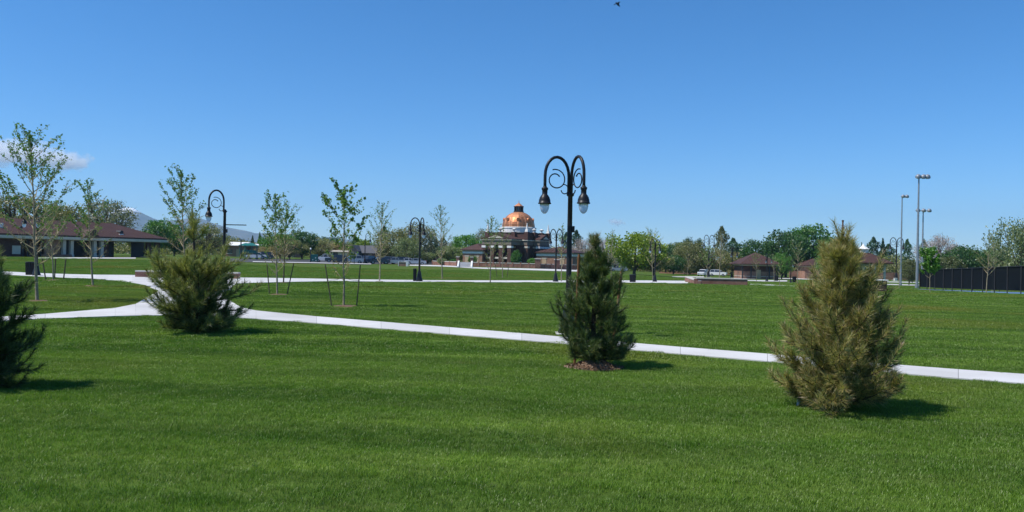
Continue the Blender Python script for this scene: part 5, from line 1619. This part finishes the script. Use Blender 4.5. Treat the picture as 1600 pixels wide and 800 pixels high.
# mulch mound and chips under the staked pine
p = gp(928, 575)
rs = np.random.default_rng(4)
mb = MB(); n = 28; v = [(0, 0, .13)]
for j, zz in ((.35, .12), (.7, .07), (1.0, -.02)):
    for i in range(n):
        a = 2 * math.pi * i / n; r_ = .36 * j * (1 + rs.normal(0, .05)); v.append((r_ * math.cos(a) * 1.1, r_ * math.sin(a), zz + rs.normal(0, .008)))
f = [(0, 1 + i, 1 + (i + 1) % n) for i in range(n)]
for j in range(2):
    f += [(1 + j * n + i, 1 + j * n + n + i, 1 + j * n + n + (i + 1) % n, 1 + j * n + (i + 1) % n) for i in range(n)]
mb.add(v, f); mo = mb.build('mulch_mound', M['mulch'], None, True); mo.location = p
tag(mo, 'heap of brown bark mulch around the staked pine', 'mulch')
nchip = 1100
a = rs.random(nchip) * 6.28; r_ = np.sqrt(rs.random(nchip)) * .45
C = np.stack([r_ * np.cos(a) * 1.15, r_ * np.sin(a), np.interp(r_, [0, .13, .25, .36, .46], [.14, .13, .08, .02, .03])], 1)
V, Fq = leaf_quads(C, .055, rs, aspect=.35)
ch = np_mesh('wood_chips', V, Fq, M['chip'], mo, np.repeat(rs.random(nchip), 4)); ch['kind'] = 'stuff'
# pale dry twigs at the foot of the golden pine
p = gp(1246, 634)
o = empty('dry_stub', p, 0, 'short pale broken stub at the foot of the golden pine', 'stub')
mb = MB(); mb.tube([(0, 0, -.05), (.02, 0, .1), (.05, .01, .2)], [.022, .018, .01], 6); mb.build('stem', M['cap'], o)
mb = MB(); mb.tube([(.02, 0, .09), (.09, -.02, .2), (.16, -.02, .26)], [.009, .006, .003], 5); mb.build('twig', M['twig'], o)

# ------------------------------------------------------------------ grass
def blade_patch(size, n, hgt, wid, seed):
    rs = np.random.default_rng(seed)
    B = np.stack([rs.uniform(-size / 2, size / 2, n), rs.uniform(-size / 2, size / 2, n), np.full(n, -.01)], 1)
    az = rs.random(n) * 2 * math.pi
    h = hgt * rs.uniform(.55, 1.15, n); lean = h * rs.uniform(.1, .75, n)
    D = np.stack([np.cos(az), np.sin(az), np.zeros(n)], 1); S_ = np.stack([-np.sin(az + rs.normal(0, .8, n)), np.cos(az), np.zeros(n)], 1)
    w = (wid * rs.uniform(.7, 1.2, n))[:, None]
    up = np.array([0, 0, 1.0])
    mid = B + D * (lean * .3)[:, None] + up * (h * .6)[:, None]
    tip = B + D * lean[:, None] + up * h[:, None]
    V = np.stack([B - S_ * w * .5, B + S_ * w * .5, mid + S_ * w * .42, mid - S_ * w * .42, tip], 1).reshape(-1, 3)
    i5 = np.arange(n)[:, None] * 5
    faces = np.concatenate([i5 + np.array([[0, 1, 2]]), i5 + np.array([[0, 2, 3]]), i5 + np.array([[3, 2, 4]])])
    return np_mesh('grass_tuft', V, faces, M['grass'], None, np.repeat(rs.random(n), 5), do_link=False)
def scatter(y0, y1, sp, seed):
    rs = np.random.default_rng(seed)
    out_ = []
    y = y0
    while y < y1:
        hw = .67 * y + 1.0
        x = np.arange(-hw, hw, sp); x = x + rs.uniform(-.22, .22, len(x)) * sp
        out_.append(np.stack([x, y + rs.uniform(-.22, .22, len(x)) * sp], 1)); y += sp
    P = np.concatenate(out_)
    Z = gz(P[:, 0], P[:, 1])
    rel = np.stack([P[:, 0], P[:, 1], Z - CAMH], 1)
    def to_px(r_):
        return 800 + F * (r_ @ np.array(RX)) / r_[:, 1], 400 - F * (r_ @ np.array(UP)) / r_[:, 1]
    keep = np.ones(len(P), bool)
    half = sp * .42
    for dx_, dy_ in ((0, 0), (half, 0), (-half, 0), (0, half), (0, -half)):
        u, v_ = to_px(rel + np.array([dx_, dy_, 0]))
        onp = np.zeros(len(P), bool)
        bot, top = P_bot(u), P_top(u)
        mid = (v_ <= bot) & (v_ >= top)
        w1 = (u < 248) & (v_ < P_w1l(u)) & (v_ > P_w1u(u))
        w2 = (u > 345) & (v_ < P_w2l(u)) & (v_ > P_w2u(u))
        onp = mid & ~w1 & ~w2
        # right of x=1075 only the near path exists
        far_off = (u > 1075) & (v_ < P_w2l(u))
        onp &= ~far_off
        keep &= ~onp
    for (mx_, my_, mw) in ((928, 575, .4),):
        c0 = gp(mx_, my_); keep &= (P[:, 0] - c0.x) ** 2 + (P[:, 1] - c0.y) ** 2 > mw ** 2
    for (mx_, my_, wpx) in ((435, 460.5, 34), (443, 442, 24), (540, 478.5, 50), (147, 447, 36), (60, 470.5, 40)):
        c0 = gp(mx_, my_); mw = wpx * c0.y / F / 2 * .8
        keep &= (P[:, 0] - c0.x) ** 2 + (P[:, 1] - c0.y) ** 2 > mw ** 2
    q = (P[:, 0] - c_[0].x) * fn.x + (P[:, 1] - c_[0].y) * fn.y
    keep &= ~((q > -1.5) & ((P[:, 0] - c_[0].x) * fd.x + (P[:, 1] - c_[0].y) * fd.y > -1))
    P, Z = P[keep], Z[keep]
    return np.stack([P[:, 0], P[:, 1], Z], 1)
def grass_object(name, pts, protos, label, seed):
    me = bpy.data.meshes.new(name); me.from_pydata([tuple(v) for v in pts], [], [])
    o = link(bpy.data.objects.new(name, me)); tag(o, label, 'grass', None, 'stuff')
    ng = bpy.data.node_groups.new(name, 'GeometryNodeTree')
    ng.interface.new_socket('Geometry', in_out='INPUT', socket_type='NodeSocketGeometry')
    ng.interface.new_socket('Geometry', in_out='OUTPUT', socket_type='NodeSocketGeometry')
    gi, go = ng.nodes.new('NodeGroupInput'), ng.nodes.new('NodeGroupOutput')
    ip = ng.nodes.new('GeometryNodeInstanceOnPoints')
    jg = ng.nodes.new('GeometryNodeJoinGeometry')
    for pr_ in protos:
        oi = ng.nodes.new('GeometryNodeObjectInfo'); oi.inputs['Object'].default_value = pr_; oi.inputs['As Instance'].default_value = True
        ng.links.new(oi.outputs['Geometry'], jg.inputs[0])
    ng.links.new(gi.outputs[0], ip.inputs['Points']); ng.links.new(jg.outputs[0], ip.inputs['Instance'])
    ip.inputs['Pick Instance'].default_value = True
    rv = ng.nodes.new('FunctionNodeRandomValue'); rv.data_type = 'FLOAT_VECTOR'
    rv.inputs[0].default_value = (-.05, -.05, 0); rv.inputs[1].default_value = (.05, .05, 6.283)
    ng.links.new(rv.outputs[0], ip.inputs['Rotation'])
    rsn = ng.nodes.new('FunctionNodeRandomValue'); rsn.data_type = 'FLOAT_VECTOR'
    rsn.inputs[0].default_value = (1.0, 1.0, .75); rsn.inputs[1].default_value = (1.15, 1.15, 1.2); rsn.inputs['Seed'].default_value = seed + 3
    ng.links.new(rsn.outputs[0], ip.inputs['Scale'])
    ng.links.new(ip.outputs[0], go.inputs[0])
    md = o.modifiers.new('scatter', 'NODES'); md.node_group = ng
    return o
near_t = [blade_patch(.32, 680, .043, .0034, 100 + i) for i in range(5)]
mid_t = [blade_patch(.6, 800, .043, .0075, 200 + i) for i in range(4)]
far_t = [blade_patch(1.3, 900, .043, .018, 300 + i) for i in range(4)]
grass_object('grass', scatter(3.6, 15, .26, 1), near_t, 'short mown lawn grass in front of the pines', 1)
grass_object('grass', scatter(15, 38, .5, 2), mid_t, 'short mown lawn grass around the paths', 2)
grass_object('grass', scatter(38, 125, 1.1, 3), far_t, 'short mown lawn grass on the far field', 3)

# ------------------------------------------------------------------ bird, clouds, haze
bp_ = at(965, 6.5, 70)
bird = empty('bird', bp_, R(25), 'small dark bird high in the clear sky', 'bird')
bm_ = plain('bird_dark', (.02, .02, .025), None, 10, .8)
mb = MB(); mb.lathe([(.01, -.26), (.05, -.18), (.085, -.02), (.08, .1), (.05, .19), (.045, .24), (.015, .31)], (0, 0, 0), 10)
q = mb.build('body', bm_, bird, True); q.rotation_euler = (0, R(125), 0)
for s_ in (-1, 1):
    mb = MB(); mb.add([(-.09, 0, .02), (.12, 0, .02), (.05, s_ * .28, .13), (-.08, s_ * .26, .12), (-.10, s_ * .5, .05), (-.02, s_ * .52, .06),
                       (-.09, 0, 0), (.12, 0, 0), (.05, s_ * .28, .11), (-.08, s_ * .26, .10), (-.10, s_ * .5, .04), (-.02, s_ * .52, .05)],
                      [(0, 1, 2, 3), (3, 2, 5, 4), (7, 6, 9, 8), (8, 9, 10, 11), (0, 6, 7, 1), (1, 7, 8, 2), (2, 8, 11, 5), (5, 11, 10, 4), (4, 10, 9, 3), (3, 9, 6, 0)])
    mb.build('wing', bm_, bird)

def cloud(px0, px1, py0, py1, Y, seed, label, dens):
    a, b_ = at(px0, py1, Y), at(px1, py0, Y)
    cx, cz = (a.x + b_.x) / 2, (a.z + b_.z) / 2
    rx, rz_ = (b_.x - a.x) / 2, (b_.z - a.z) / 2
    rs = np.random.default_rng(seed)
    mb = MB(); mb.lathe([(math.sin(math.pi * i / 12) * 1.0 + .001, -math.cos(math.pi * i / 12)) for i in range(13)], (0, 0, 0), 24)
    m = bpy.data.materials.new('cloud_vapour'); m.use_nodes = True
    nt = m.node_tree; nt.nodes.clear()
    out = N(nt, 'ShaderNodeOutputMaterial'); pv = N(nt, 'ShaderNodeVolumePrincipled')
    pv.inputs['Color'].default_value = (1, 1, 1, 1); pv.inputs['Anisotropy'].default_value = .2
    tc = N(nt, 'ShaderNodeTexCoord'); ln = N(nt, 'ShaderNodeVectorMath', operation='LENGTH'); nt.links.new(tc.outputs['Object'], ln.inputs[0])
    mp = N(nt, 'ShaderNodeMapping'); mp.inputs['Scale'].default_value = (1.9, 1.2, 1.0); mp.inputs['Location'].default_value = (seed * 3.1, 0, 0)
    nt.links.new(tc.outputs['Object'], mp.inputs[0])
    nz = N(nt, 'ShaderNodeTexNoise'); nz.inputs['Scale'].default_value = 1.5; nz.inputs['Detail'].default_value = 5; nt.links.new(mp.outputs[0], nz.inputs['Vector'])
    # density = clamp(noise*k - radius)
    m1 = N(nt, 'ShaderNodeMath', operation='MULTIPLY'); m1.inputs[1].default_value = 1.9; nt.links.new(nz.outputs['Fac'], m1.inputs[0])
    m2 = N(nt, 'ShaderNodeMath', operation='SUBTRACT'); nt.links.new(m1.outputs[0], m2.inputs[0]); nt.links.new(ln.outputs['Value'], m2.inputs[1])
    m3_ = N(nt, 'ShaderNodeMath', operation='SUBTRACT'); m3_.inputs[1].default_value = .12; nt.links.new(m2.outputs[0], m3_.inputs[0])
    m4 = N(nt, 'ShaderNodeMath', operation='MULTIPLY'); m4.inputs[1].default_value = dens * 2.2; m4.use_clamp = False; nt.links.new(m3_.outputs[0], m4.inputs[0])
    m5 = N(nt, 'ShaderNodeMath', operation='MAXIMUM'); m5.inputs[1].default_value = 0; nt.links.new(m4.outputs[0], m5.inputs[0])
    nt.links.new(m5.outputs[0], pv.inputs['Density']); nt.links.new(pv.outputs[0], out.inputs['Volume'])
    o = mb.build('cloud', m, None, True)
    o.location = (cx, Y, cz); o.scale = (rx, rx * .6, rz_)
    tag(o, label, 'cloud', 'small white clouds')
    return o
cloud(-70, 108, 216, 262, 21000, 1, 'small white cloud behind the tallest sapling', .0045)
cloud(48, 150, 232, 270, 21500, 2, 'thin white cloud trailing right of the one behind the sapling', .0045)
cloud(946, 980, 340, 354, 23000, 3, 'tiny faint cloud low between the lamp and the lime tree', .006)

hz = MB(); hz.box(-9900, 9900, -9900, 9900, -32, 640)
hm = bpy.data.materials.new('haze_air'); hm.use_nodes = True
nt = hm.node_tree; nt.nodes.clear()
out = N(nt, 'ShaderNodeOutputMaterial'); pv = N(nt, 'ShaderNodeVolumePrincipled')
pv.inputs['Color'].default_value = (.47, .71, 1, 1); pv.inputs['Density'].default_value = 8.5e-5; pv.inputs['Anisotropy'].default_value = .1
nt.links.new(pv.outputs[0], out.inputs['Volume'])
ho = hz.build('haze', hm, None); tag(ho, kind='stuff')
